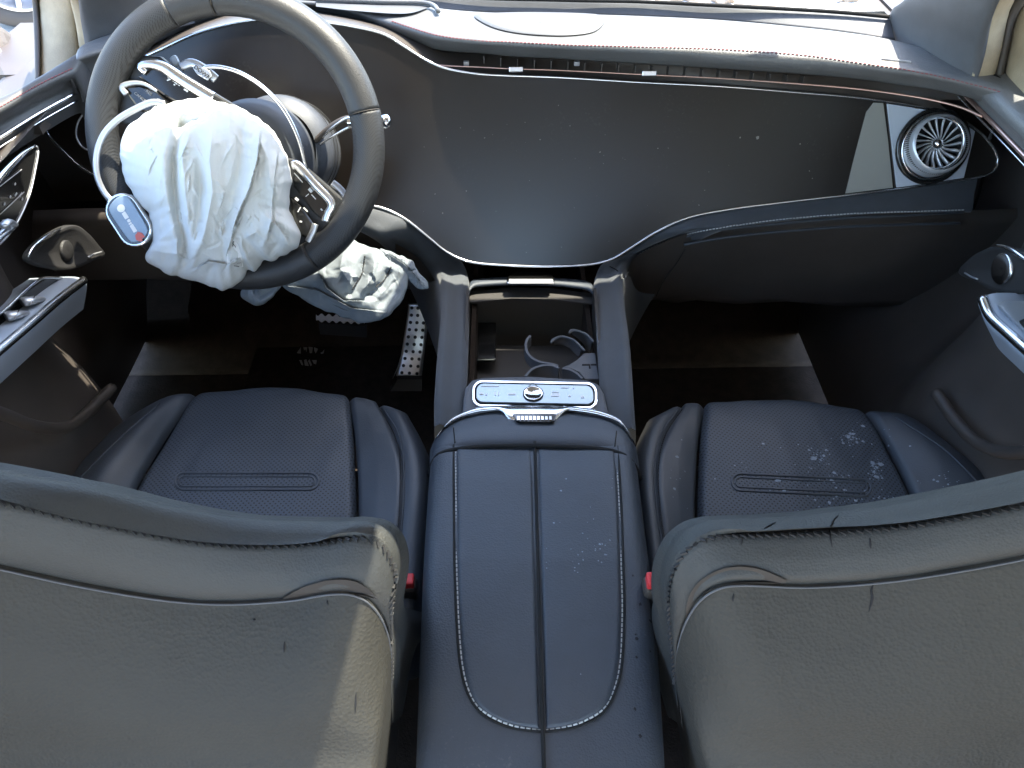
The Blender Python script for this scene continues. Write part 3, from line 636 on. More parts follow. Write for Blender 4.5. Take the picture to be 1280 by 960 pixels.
# ------------------------------------------------------------------ seats
def seat(side, lab, rl, oval, crest, stitch, bnd, shell_bot, lensp, pipes, seams):
    t = thing('car_seat', lab, 'seat', (side*.36, .45, 0))
    def rail(pts, z, back, zf):
        P_ = [pt(a, b, Z=z if i else min(z, .322)-.004) for i, (a, b) in enumerate(pts)]
        e = P_[-1]+Vector(((P_[-1]-P_[-2]).x*.4, -back, -.012))
        f0 = P_[0]+Vector((0, .013, -.035)); f1 = P_[0]+Vector((0, .004, -.11))
        return [f1, f0]+P_+[e]
    Rl = [rail(p, z, .16, 0) for p, z in rl]      # 8 rails
    k = dict(n=90)
    def sub(a, b, name, m, mm, wr, sides, lb=None, key=None):
        rr_ = []
        A, B = Rl[a], Rl[b]
        rails = Rl[a:b+1]
        o = panel(name, rails, 110, mm, m, t, depth=.009, rad=.011, sides=sides, puff=.004, wr=wr, keep=key or True)
        if lb: o['label'] = lb
        return o
    pre = 'L' if side < 0 else 'P'
    sub(0, 2, 'side_bolster', leather_sm, 60, .0026, 'r', key=pre+'b0')
    sub(2, 4, 'seat_cushion', leather_pf, 90, .0022, 'lr', key=pre+'c')
    sub(4, 5, 'cushion_panel', leather_sm, 34, .0018, 'lr', key=pre+'b1')
    sub(5, 7, 'side_bolster', leather_sm, 34, .0008, 'l', key=pre+'b2')
    # piping ridges and stitch rows
    for p in pipes:
        pts = [on([pre+'b0', pre+'b1', pre+'b2', pre+'c'], a, b, .0006)[0] for a, b in cr(p, 24)]; pts = [x for x in pts if x]
        if len(pts) > 4: tube('piping', pts, .0011, leather_sm, t, seg=6)
    for p in seams:
        stitches('seat_stitching', p, [pre+'b0', pre+'b1', pre+'b2', pre+'c'], dark_th, t, pitch=.005, ln=.0035, r=.0006)
    for k2, (dx, rr_) in enumerate(((0, .0016), (5.0, .0011))):
        (x0, y0), (x1, y1), hh = oval; hh2 = hh-dx*.9
        ang = math.atan2(y1-y0, x1-x0); pts = []
        sa = [(x1, y1, -90+10*i) for i in range(19)]+[(x1+(x0-x1)*i/20, y1+(y0-y1)*i/20, 90) for i in range(1, 20)]+[(x0, y0, 90+10*i) for i in range(19)]+[(x0+(x1-x0)*i/20, y0+(y1-y0)*i/20, 270) for i in range(1, 20)]
        for cx_, cy_, dg_ in sa:
            a = R(dg_); X = cx_+hh2*math.cos(a+ang); Yy = cy_+hh2*.95*math.sin(a+ang)
            p, n = on(pre+'c', X, Yy, .0002)
            if p: pts.append(p)
        # even the long straights
        tube('cushion_welt', cr(pts, 130, True), rr_, leather_sm, t, closed=True, seg=8)
    # under-cushion base
    a = Rl[0][3]; b = Rl[7][3]
    box('seat_base', (min(a.x, b.x)+.03, .30, .05), (max(a.x, b.x)-.03, .70, .26), plastic, t, bevel=.02)
    # backrest: front face, crest, rear face
    Cc = [pt(x, y, Y=Yv) for x, y, Yv in crest]; Ss = [pt(x, y, Y=Yv) for x, y, Yv in stitch]; Bb = [pt(x, y, Y=Yv) for x, y, Yv in bnd]
    Cc, Ss, Bb = [V(cr(q_, 40)) for q_ in (Cc, Ss, Bb)]
    fr = [p+Vector((0, .030, -.050)) for p in Cc]; fb = [Vector((p.x, p.y+.10, .30)) for p in Cc]
    ins = [p+Vector((0, .022, -.045)) for p in Bb]
    mid = [(a_+b_)/2+Vector((0, -.006, .001)) for a_, b_ in zip(Ss, Bb)]
    cf = [p+Vector((0, .011, -.009)) for p in Cc]
    cap = [a_.lerp(b_, .5)+Vector((0, -.003, .0025)) for a_, b_ in zip(Cc, Ss)]
    panel('backrest_top', [fb, fr, cf, Cc, cap, Ss], 160, 60, back_lea, t, depth=.004, rad=.006, sides='r', wr=.0010, keep=pre+'bt')
    panel('backrest_rear', [Ss, mid, Bb, ins], 160, 34, back_lea, t, depth=.004, rad=.006, sides='l', wr=.0009, keep=pre+'br')
    sti = [(x, y+3.0) for x, y, _ in stitch]
    parts = []
    pp = []
    for a_, b_ in cr(sti, 170):
        p, n = on([pre+'br', pre+'bt'], a_, b_, .0006)
        if p is not None: pp.append((p, n))
    A = np.array([tuple(p) for p, n in pp]); L = np.concatenate([[0], np.cumsum(np.linalg.norm(np.diff(A, axis=0), axis=1))])
    s = 0
    while s < L[-1]:
        i = min(int(np.searchsorted(L, s)), len(pp)-2); p = Vector([np.interp(s, L, A[:, k_]) for k_ in range(3)]); n = pp[i][1]
        tg = (pp[i+1][0]-pp[max(i-1, 0)][0]).normalized(); sd = tg.cross(n).normalized(); 
        parts.append(boxg(p, (tg*.85+sd*.6).normalized()*.0026, sd*.0012, n*.0011)); s += .0062
    v, f = merge(parts); obj('backrest_stitching', v, f, dark_th, t, smooth=False, kind='stuff')
    # shell
    sb = [pt(x, y, Y=Yv) for x, y, Yv in shell_bot]; sb = V(cr(sb, 40))
    Tt = [p+Vector((0, -.002, .001)) for p in Bb]
    def sh(q_): return [a_.lerp(b_, q_)+Vector((0, -.012*math.sin(math.pi*min(1, q_*1.3))*1.0, 0)) for a_, b_ in zip(Tt, sb)]
    rails = [[p+Vector((0, .02, -.004)) for p in Tt], [p+Vector((0, .002, .0015)) for p in Tt], [p+Vector((0, -.003, -.003)) for p in Tt], sh(.12), sh(.3), sh(.5), sh(.75), sb]
    panel('backrest_shell', rails, 120, 60, shell_m, t, depth=0, rad=.006, sides='', wr=.0009, keep=pre+'sh', solid=.006)
    tube('edge_highlight', [p+Vector((0, -.002, .0015)) for p in Tt], .0009, soft_grey, t, n=120)  # paler tube stands for the highlight along the shell's top edge
    # dark ribbed insert between leather and shell
    q_ = cr(lensp, 40, True)
    P3 = []
    for a_, b_ in q_:
        p, n = on([pre+'br'], a_, b_, .002)
        if p is None: p = pt(a_, b_, Y=.318)
        P3.append(p)
    cen = sum(P3, Vector())/len(P3); vs = []
    for s_ in (1, .6, .02): vs += [cen.lerp(p, s_) for p in P3]
    obj('shell_insert', vs, gridf(3, len(P3), True), well_m, t)
    return t
Lrl = [([(152, 533), (105, 573), (60, 625)], .27), ([(204, 501), (150, 552), (98, 625)], .338), ([(241, 494), (205, 548), (158, 632)], .325),
       ([(340, 491), (333, 560), (322, 660)], .328), ([(437, 499), (442, 562), (444, 668)], .325), ([(476, 507), (503, 575), (499, 684)], .345),
       ([(505, 521), (533, 585), (530, 680)], .325), ([(508, 524), (537, 586), (536, 682)], .20)]
Lcr = [(-90, 581, .335), (0, 596, .342), (100, 613, .345), (200, 635, .35), (300, 652, .353), (400, 656, .353), (450, 655, .352), (478, 664, .350), (494, 688, .342), (498, 716, .333), (493, 752, .325), (489, 790, .318), (492, 905, .285)]
Lst = [(-90, 610, .318), (0, 625, .325), (100, 648, .328), (200, 668, .332), (270, 678, .334), (340, 680, .336), (400, 676, .338), (445, 671, .337), (472, 677, .335), (488, 698, .330), (493, 722, .324), (489, 755, .318), (489, 850, .300)]
Lbn = [(-90, 688, .300), (0, 707, .305), (100, 729, .307), (200, 746, .309), (280, 752, .310), (360, 748, .311), (410, 740, .311), (440, 740, .311), (462, 750, .310), (478, 770, .309), (487, 795, .307), (490, 830, .303), (488, 905, .288)]
Lsb = [(-90, 1010, .195), (0, 1010, .20), (100, 1010, .20), (200, 1010, .20), (280, 1010, .20), (350, 1010, .20), (400, 1010, .20), (430, 1008, .20), (450, 1005, .202), (465, 1000, .205), (473, 1012, .212), (478, 1012, .22), (482, 1010, .23)]
seat(-1, 'dark leather driver seat with a sunlit strip down its shell, left of the console', Lrl, ((230, 602), (387, 602), 11), Lcr, Lst, Lbn, Lsb,
     [(352, 748), (375, 735), (405, 726), (435, 724), (455, 731), (470, 746), (452, 741), (425, 739), (395, 742)],
     [[(478, 509), (497, 540), (505, 580), (504, 640), (499, 680)], [(200, 505), (150, 548), (98, 600)]], [[(474, 512), (493, 542), (500, 580), (499, 640), (495, 676)]])
Prl = [([(1134, 524), (1198, 566), (1262, 622)], .27), ([(1122, 519), (1182, 560), (1236, 620)], .338), ([(1084, 515), (1112, 562), (1150, 640)], .325),
       ([(985, 507), (992, 570), (1003, 660)], .328), ([(880, 507), (875, 565), (874, 668)], .325), ([(850, 508), (820, 575), (830, 692)], .345),
       ([(815, 528), (798, 580), (808, 690)], .325), ([(812, 531), (793, 582), (803, 692)], .20)]
Pcr = [(1370, 588, .335), (1280, 605, .342), (1200, 621, .345), (1100, 638, .35), (1000, 649, .353), (920, 653, .353), (885, 656, .352), (858, 668, .350), (842, 688, .342), (833, 712, .335), (830, 745, .325), (836, 790, .316), (848, 905, .285)]
Pst = [(1370, 612, .318), (1280, 630, .325), (1200, 645, .328), (1120, 657, .332), (1040, 664, .334), (960, 667, .336), (905, 668, .338), (875, 674, .337), (857, 686, .335), (845, 704, .330), (838, 724, .325), (836, 755, .320), (844, 850, .300)]
Pbn = [(1370, 675, .300), (1280, 695, .305), (1190, 712, .307), (1100, 725, .309), (1010, 731, .310), (950, 729, .311), (915, 729, .311), (893, 734, .311), (873, 748, .310), (858, 770, .309), (848, 798, .307), (845, 828, .303), (852, 905, .288)]
Psb = [(1370, 1010, .195), (1280, 1010, .20), (1200, 1010, .20), (1110, 1010, .20), (1030, 1010, .20), (980, 1010, .20), (945, 1010, .20), (925, 1008, .20), (908, 1005, .202), (895, 1000, .205), (884, 1012, .212), (878, 1012, .22), (873, 1010, .23)]
seat(1, 'dark leather passenger seat with white dried droplets on the cushion, right of the console', Prl, ((926, 603), (1078, 610), 11), Pcr, Pst, Pbn, Psb,
     [(856, 778), (862, 745), (880, 722), (910, 709), (945, 710), (985, 726), (950, 725), (910, 727), (882, 737), (868, 755)],
     [[(849, 510), (826, 545), (818, 590), (822, 650), (832, 700)], [(1120, 522), (1180, 562), (1225, 606)]], [[(853, 512), (831, 547), (823, 590), (827, 650), (836, 694)]])
# droplets and scuffs
def blobs(name, pts, keys, m, parent, hz_=.0006):
    parts = []
    for x, y, r in pts:
        p, n = on(keys, x, y, hz_)
        if p is None: continue
        e = Vector((1, 0, 0)) - n*n.x; e.normalize(); g = n.cross(e); k = 9
        ph = random.random()*9; rad = r*.00105
        vs = [p+n*.0003]+[p+(e*math.cos(2*math.pi*i/k)+g*math.sin(2*math.pi*i/k))*rad*(.65+.7*random.random())-n*.0003 for i in range(k)]
        parts.append((vs, [(0, 1+i, 1+(i+1) % k) for i in range(k)]))
    if parts:
        v, f = merge(parts); obj(name, v, f, m, parent, kind='stuff')
ps = bpy.data.objects['car_seat.001']; ds = bpy.data.objects['car_seat']
pts = []
for cx_, cy_, sx_, sy_, nn in [(1062, 548, 9, 5, 26), (1024, 570, 7, 8, 26), (1093, 586, 6, 8, 30), (1046, 596, 12, 5, 14), (1060, 620, 25, 6, 20), (1105, 625, 10, 5, 8), (1180, 603, 14, 5, 12), (1000, 590, 60, 35, 22), (1095, 550, 30, 15, 8), (845, 590, 6, 30, 6)]:
    pts += [(random.gauss(cx_, sx_), random.gauss(cy_, sy_), min(3.2, random.lognormvariate(-.6, .75)+.2)) for _ in range(int(nn*1.6))]
blobs('dried_droplets', pts, ['Pb0', 'Pc', 'Pb1', 'Pb2'], stain_m, ps)
pts = [(random.gauss(725, 25), random.gauss(650, 60), abs(random.gauss(.3, .5))+.3) for _ in range(24)]+[(random.gauss(750, 6), random.gauss(688, 6), .8) for _ in range(9)]+[(random.gauss(722, 6), random.gauss(705, 8), .7) for _ in range(8)]
blobs('dust_flecks', pts, ['lid1'], stain_m, con)
pts = [(random.uniform(790, 820), random.uniform(640, 930), random.uniform(.8, 1.7)) for _ in range(14)]
blobs('dark_specks', pts, ['con'], scuff_m, con)
pts = [(random.uniform(520, 1070), random.uniform(120, 320), abs(random.gauss(.1, .3))+.18) for _ in range(70)]+[(947, 172, 2.5), (925, 172, 1), (1000, 180, 1.2), (750, 190, 1)]
parts = []
blobs('dust_specks', pts, ['screen'], mat('pale_dust', (.22, .21, .19), .8), dash)
def scuff(keys, px, parent, r=.0005):
    p = [on(keys, a, b, .0004)[0] for a, b in cr(px, 14)]; p = [q_ for q_ in p if q_]
    if len(p) > 3: tube('scuff_mark', p, r, scuff_m, parent, seg=5, taper=lambda t: .4+1.2*math.sin(math.pi*t))
scuff(['Psh'], [(1092, 730), (1089, 738), (1090, 748), (1086, 765)], ps, .0006)
scuff(['Pbt', 'Pbr'], [(1048, 645), (1041, 652), (1037, 668), (1040, 684)], ps, .0006)
scuff(['Pbt', 'Pbr'], [(1087, 672), (1088, 686)], ps); scuff(['Pbt', 'Pbr'], [(970, 653), (955, 661)], ps); scuff(['Pbr'], [(928, 672), (926, 682)], ps)
scuff(['Psh'], [(917, 742), (916, 752)], ps)
scuff(['Lsh'], [(356, 802), (355, 816)], ds); scuff(['Lsh'], [(445, 865), (444, 890)], ds); scuff(['Lsh'], [(318, 773), (318, 776)], ds, .0008); scuff(['Lsh'], [(409, 750), (410, 757)], ds)

# seat belt buckles
def buckle(px, z, lab, sgn):
    t = thing('seatbelt_buckle', lab, 'buckle', tuple(pt(*px, Z=z)))
    c = pt(*px, Z=z)
    v, f = boxg(c+Vector((0, -.004, -.045)), (.013, 0, 0), (0, .009, 0), (0, 0, .042)); obj('buckle_body', v, f, plastic, t, smooth=False, bevel=.004)
    v, f = boxg(c+Vector((0, -.004, .001)), (.011, 0, 0), (0, .007, 0), (0, 0, .006)); obj('release_button', v, f, red_m, t, smooth=False, bevel=.002)
buckle((506, 723), .36, 'red seat belt buckle button beside the driver seat, left of the console', -1)
buckle((821, 722), .445, 'red seat belt buckle button beside the passenger seat, right of the console', 1)

# ------------------------------------------------------------------ steering wheel
Cw = pt(296, 178, D=1.0); wa = Vector((.02, -math.cos(R(30)), math.sin(R(30)))).normalized()
wv = thing('steering_wheel', 'black leather steering wheel turned to one side with its airbag burst out', 'steering wheel', tuple(Cw))
rim_m = mat('wheel_leather', (.031, .032, .034), .45, bump=.2, bscale=800, kind='leather', var=.08)
rim_p = mat('perforated_wheel_leather', (.031, .032, .034), .5, bump=.4, bscale=430, kind='holes', var=.08)
eX = (Vector((1, 0, 0))-wa*wa.x).normalized(); eY = wa.cross(eX)
if eY.z < 0: eY = -eY
def wp(r, deg, h=0): a = R(deg); return Cw+(eX*math.cos(a)+eY*math.sin(a))*r+wa*h
WR = .1715; q1 = 1/F
def wpx(px, py, h): return pt(px, py, P=(Cw+wa*h, wa))
def arcseg(a0, a1, name, m, n):
    vs = []; seg = 20; nn = n
    for i in range(nn):
        a = a0+(a1-a0)*i/(nn-1); c = wp(WR, a); rd = (c-Cw).normalized()
        for k in range(seg):
            b = 2*math.pi*k/seg; th = .0195; tk = .0175
            e = .0012*math.cos(2*b)
            vs.append(c+rd*math.cos(b)*(th+e)+wa*math.sin(b)*(tk))
    return obj(name, vs, gridf(nn, seg, True)+[tuple(range(seg))[::-1], tuple((nn-1)*seg+k for k in range(seg))], m, wv, keep='rim'+name)
arcseg(12, 93, 'rim', rim_m, 60)
arcseg(-60, 11.4, 'rim_grip', rim_p, 60)
arcseg(-133, -60.5, 'rim', rim_m, 60)
arcseg(93.6, 112, 'rim', rim_m, 30)
arcseg(112.2, 226.5, 'rim_grip', rim_p, 80)
for a in (11.7, 93.3, -60.2, 226.8):
    tube('rim_seam', [wp(WR, a)+((wp(WR, a)-Cw).normalized()*math.cos(b)*.0203+wa*math.sin(b)*.0176) for b in np.linspace(0, 2*math.pi, 24, endpoint=False)], .0006, seal_m, wv, closed=True, seg=5)
# spokes
def spoke(poly, h, th, name, m, bev=.003, **kw): return slab(name, [wpx(a, b, h) for a, b in poly], th, m, wv, dirn=tuple(wa), bevel=bev, **kw)
spoke([(140, 100), (168, 68), (200, 70), (222, 88), (262, 112), (300, 135), (290, 185), (235, 165), (200, 135), (168, 158), (136, 150), (130, 125)], -.004, .012, 'spoke', rim_m)
spoke([(350, 195), (372, 200), (425, 245), (445, 262), (430, 290), (400, 312), (376, 318), (350, 290), (330, 240)], -.004, .012, 'spoke', rim_m)
spoke([(170, 95), (190, 84), (212, 87), (262, 121), (268, 135), (240, 140), (205, 120)], .004, .006, 'button_panel', plastic_b, label='upper left switch panel')
spoke([(150, 108), (175, 106), (196, 113), (215, 130), (200, 142), (175, 140)], .004, .006, 'button_panel', plastic_b, label='lower left switch panel')
spoke([(367, 205), (378, 213), (412, 256), (404, 278), (388, 262), (366, 232)], .004, .006, 'button_panel', plastic_b, label='upper right switch panel')
spoke([(362, 245), (378, 258), (393, 280), (386, 300), (368, 290)], .004, .006, 'button_panel', plastic_b, label='lower right switch panel')
def wtube(px, h, r, name, m, **kw):
    return tube(name, [wpx(a, b, h) for a, b in px], r, m, wv, n=40, up=tuple(wa), **kw)
wtube([(182, 91), (175, 83), (186, 80), (204, 84), (225, 98), (266, 123)], .008, .0078, 'spoke_trim', chrome, taper=lambda t: .5+.5*min(1, t*2), flat=.4)
wtube([(158, 118), (152, 109), (164, 104), (180, 105), (196, 114)], .008, .0042, 'spoke_trim', silver, flat=.6, taper=lambda t: 1-.6*t)
wtube([(365, 207), (373, 208), (393, 230), (414, 253), (410, 266), (406, 277)], .008, .0066, 'spoke_trim', chrome, flat=.6, taper=lambda t: 1-.4*max(0, t-.6))
wtube([(394, 280), (391, 290), (385, 302)], .008, .0045, 'spoke_trim', silver, flat=.6)
# switch symbols
parts = []
def mark(px, py, L, W, ang, h=.0052):
    a = R(ang); dx, dy = math.cos(a), math.sin(a)
    p0 = wpx(px-dx*L/2, py-dy*L/2, h); p1 = wpx(px+dx*L/2, py+dy*L/2, h); q0 = wpx(px+dy*W/2, py-dx*W/2, h); q1_ = wpx(px-dy*W/2, py+dx*W/2, h)
    parts.append(boxg((p0+p1)/2, (p1-p0)/2, (q1_-q0)/2, wa*.0003))
for a in [(209, 94, 3, 2, 60), (211, 97, 2.5, 1.5, -30), (212, 99.5, 7, 1.3, -18), (217, 101, 2, 2, 30), (220, 104, 4, 1.5, 35), (218, 106, 2, 1.5, 30), (224, 102, 2, 1.5, 30), (224, 106.5, 2, 1.5, 30), (232, 112, 4, 3, 30), (234, 114, 2, 2, 30),
          (198, 124, 3, 1, 12), (192, 127, 2.5, .8, 10)]: mark(*a)
for a in [(373, 222, 16, 1.2, 48), (388, 238, 6, 3.5, 48), (384, 244, 5, 1, -40), (392, 246, 8, 1.2, 48), (402, 262, 3, 1.5, 50), (371, 249, 5, 3, 40), (382, 262, 7, 1.6, 45), (376, 286-9, 3, 2, 10), (374, 262, 1.3, 7, 30)]: mark(*a)
v, f = merge(parts); obj('switch_symbols', v, f, white_p, wv, smooth=False, kind='stuff')
def text(name, s, c, ex, ey, size, m, parent, ext=.0002):
    cu = bpy.data.curves.new(name, 'FONT'); cu.body = s; cu.size = size; cu.align_x = 'CENTER'; cu.align_y = 'CENTER'; cu.extrude = ext
    o = bpy.data.objects.new('tmp', cu); C.objects.link(o); dg = bpy.context.evaluated_depsgraph_get()
    me = o.evaluated_get(dg).to_mesh(); ex = Vector(ex).normalized(); ey = Vector(ey); ey = (ey-ex*ey.dot(ex)).normalized(); ez = ex.cross(ey)
    vs = [Vector(c)+ex*v.co.x+ey*v.co.y+ez*v.co.z for v in me.vertices]; fs = [tuple(p.vertices) for p in me.polygons]
    bpy.data.objects.remove(o); return obj(name, vs, fs, m, parent, smooth=False)
def wtext(s, px, py, ang, size, m, h, par): 
    a = R(ang); c = wpx(px, py, h); e = wpx(px+math.cos(a)*5, py+math.sin(a)*5, h)-c; g = wpx(px+math.sin(a)*5, py-math.cos(a)*5, h)-c
    return text('lettering', s, c, e, g, size, m, par)
wtext('RES', 186, 116, 38, .0052, grey_p, .0053, wv); wtext('CANCEL', 176, 122, 38, .0048, grey_p, .0053, wv)
# paddles
wtube([(226, 84), (238, 79), (250, 83), (262, 92), (270, 99)], -.006, .0058, 'shift_paddle', silver, flat=.35)
pad_l = spoke([(240, 84), (247, 80), (262, 88), (265, 96), (259, 101), (246, 93)], -.001, .003, 'shift_paddle', silver)
wtext('DOWN', 253, 91, 38, .0072, plastic_b, -.0003, pad_l)
wtube([(415, 229), (424, 236), (430, 244), (431, 254)], -.012, .0055, 'shift_paddle', silver, flat=.5)
spoke([(210, 72), (218, 67), (224, 78), (216, 86)], -.010, .008, 'paddle_base', silver_pad)
# loose trim arcs of the burst hub cover
tube('trim_ring', [wpx(a, b, -.004) for a, b in [(254, 84), (275, 84), (300, 91), (325, 106), (347, 127), (364, 153), (376, 183), (384, 218)]], .0028, chrome, wv, n=60)
tube('trim_ring', [wpx(a, b, .026) for a, b in [(206, 130), (190, 128), (170, 136), (148, 149), (130, 168), (121, 192), (121, 218), (130, 240), (143, 255)]], .0042, silver, wv, n=60, flat=.6, up=tuple(wa))
# hub behind airbag
hubc = wpx(322, 195, -.045)
lathe('wheel_hub', hubc, wa, [(.0005, .034), (.050, .033), (.066, .024), (.074, .004), (.076, -.03)], hub_m, wv)
# column
col = thing('steering_column', 'dark steering column shroud with control stalks behind the wheel', 'steering column', tuple(wpx(350, 200, -.12)))
cc = wpx(352, 188, -.085)
lathe('column_shroud', cc, wa, [(.055, .03), (.070, .022), (.074, .005), (.074, -.02), (.070, -.022), (.070, -.06), (.060, -.14)], hub_m, col)
for hh in (-.005, -.026, -.045): lathe('shroud_groove', cc, wa, [(.0745, hh), (.0752, hh+.001), (.0745, hh+.002)], blackm, col)
tube('control_stalk', [wpx(395, 176, -.06), wpx(412, 160, -.05), wpx(432, 149, -.04), wpx(455, 151, -.035), wpx(478, 151, -.03)], .0062, plastic, col, n=24, flat=.7)
tube('control_stalk', [wpx(397, 177, -.058), wpx(412, 162, -.045), wpx(430, 149, -.033), wpx(443, 146, -.029)], .0017, chrome, col, n=24)
tube('control_stalk', [wpx(400, 181, -.055), wpx(415, 171, -.045), wpx(434, 160, -.036), wpx(446, 158, -.032)], .0017, chrome, col, n=24)
sc = wpx(482, 152, -.03)
lathe('stalk_button', sc, eX, [(.0075, -.05), (.0078, -.006), (.0092, -.002), (.0095, .003), (.006, .007), (.0003, .008)], chrome_b, col, seg=24)
tube('control_stalk', [wpx(118, 190, -.03), wpx(100, 180, -.03), wpx(96, 160, -.03), wpx(115, 136, -.03)], .0012, chrome, dash, n=24) if False else None
tube('end_vent_ring', [sp(a, b, .003) for a, b in [(118, 190), (103, 184), (95, 168), (100, 148), (118, 132), (150, 118)]], .0014, silver, dash, n=30)

# badge piece hanging at the wheel
bc = wpx(160, 275, .035)
bd = thing('cover_badge', 'oval blue-grey badge with white print and a red corner, hanging left of the airbag', 'badge', tuple(bc))
ang = R(57)
def bpt(u_, v_, h): return wpx(160+u_*math.cos(ang)-v_*math.sin(ang), 275+u_*math.sin(ang)+v_*math.cos(ang), h)
def stad(L, W, h, k=12):
    o_ = []
    for s in (1, -1):
        for i in range(k):
            a = -math.pi/2+math.pi*i/(k-1); o_.append(bpt(s*(L-W)+s*W*math.cos(a), s*W*math.sin(a), h))
    return o_
slab('badge_rim', stad(36, 21.5, .035), .009, chrome, bd, dirn=tuple(wa), bevel=.0018)
slab('badge_recess', stad(33, 18.5, .0358), .004, plastic_b, bd, dirn=tuple(wa))
P_ = [(-31, -3), (-28, -12), (-20, -16), (18, -15), (27, -10), (30, 0), (27, 9), (20, 13), (-18, 14), (-27, 10)]
slab('badge_face', [bpt(a, b, .0378) for a, b in cr(P_, 40, True)], .004, badge_m, bd, dirn=tuple(wa), bevel=.0008)
q_ = [bpt(-17+4.9*math.cos(a), -.5+4.9*math.sin(a), .0384) for a in np.linspace(0, 2*math.pi, 24, endpoint=False)]
slab('white_print', q_, .0008, white_p, bd, dirn=tuple(wa))
for a0, a1, b0, b1 in [(-11.5, -2, -2.7, 2.6), (-.8, 3.2, -2.2, 1.8), (3.6, 6.5, -1.8, 2.4), (6.7, 17.8, -2.2, 2.7)]:
    slab('white_print', [bpt(a, b, .0384) for a, b in [(a0, b0+.6), (a0+.7, b0), (a1-.5, b0), (a1, b0+1), (a1-.6, b1), (a0+.5, b1-.3)]], .0008, white_p, bd, dirn=tuple(wa))
redt = mat('faded_red_tag', (.60, .14, .12), .5)
slab('red_tag', [bpt(a, b, .0392) for a, b in [(19, -2), (23, -5.5), (29, -6), (28.5, -2), (32, -1), (30, 3), (26, 5), (21, 3)]], .0012, redt, bd, dirn=tuple(wa))

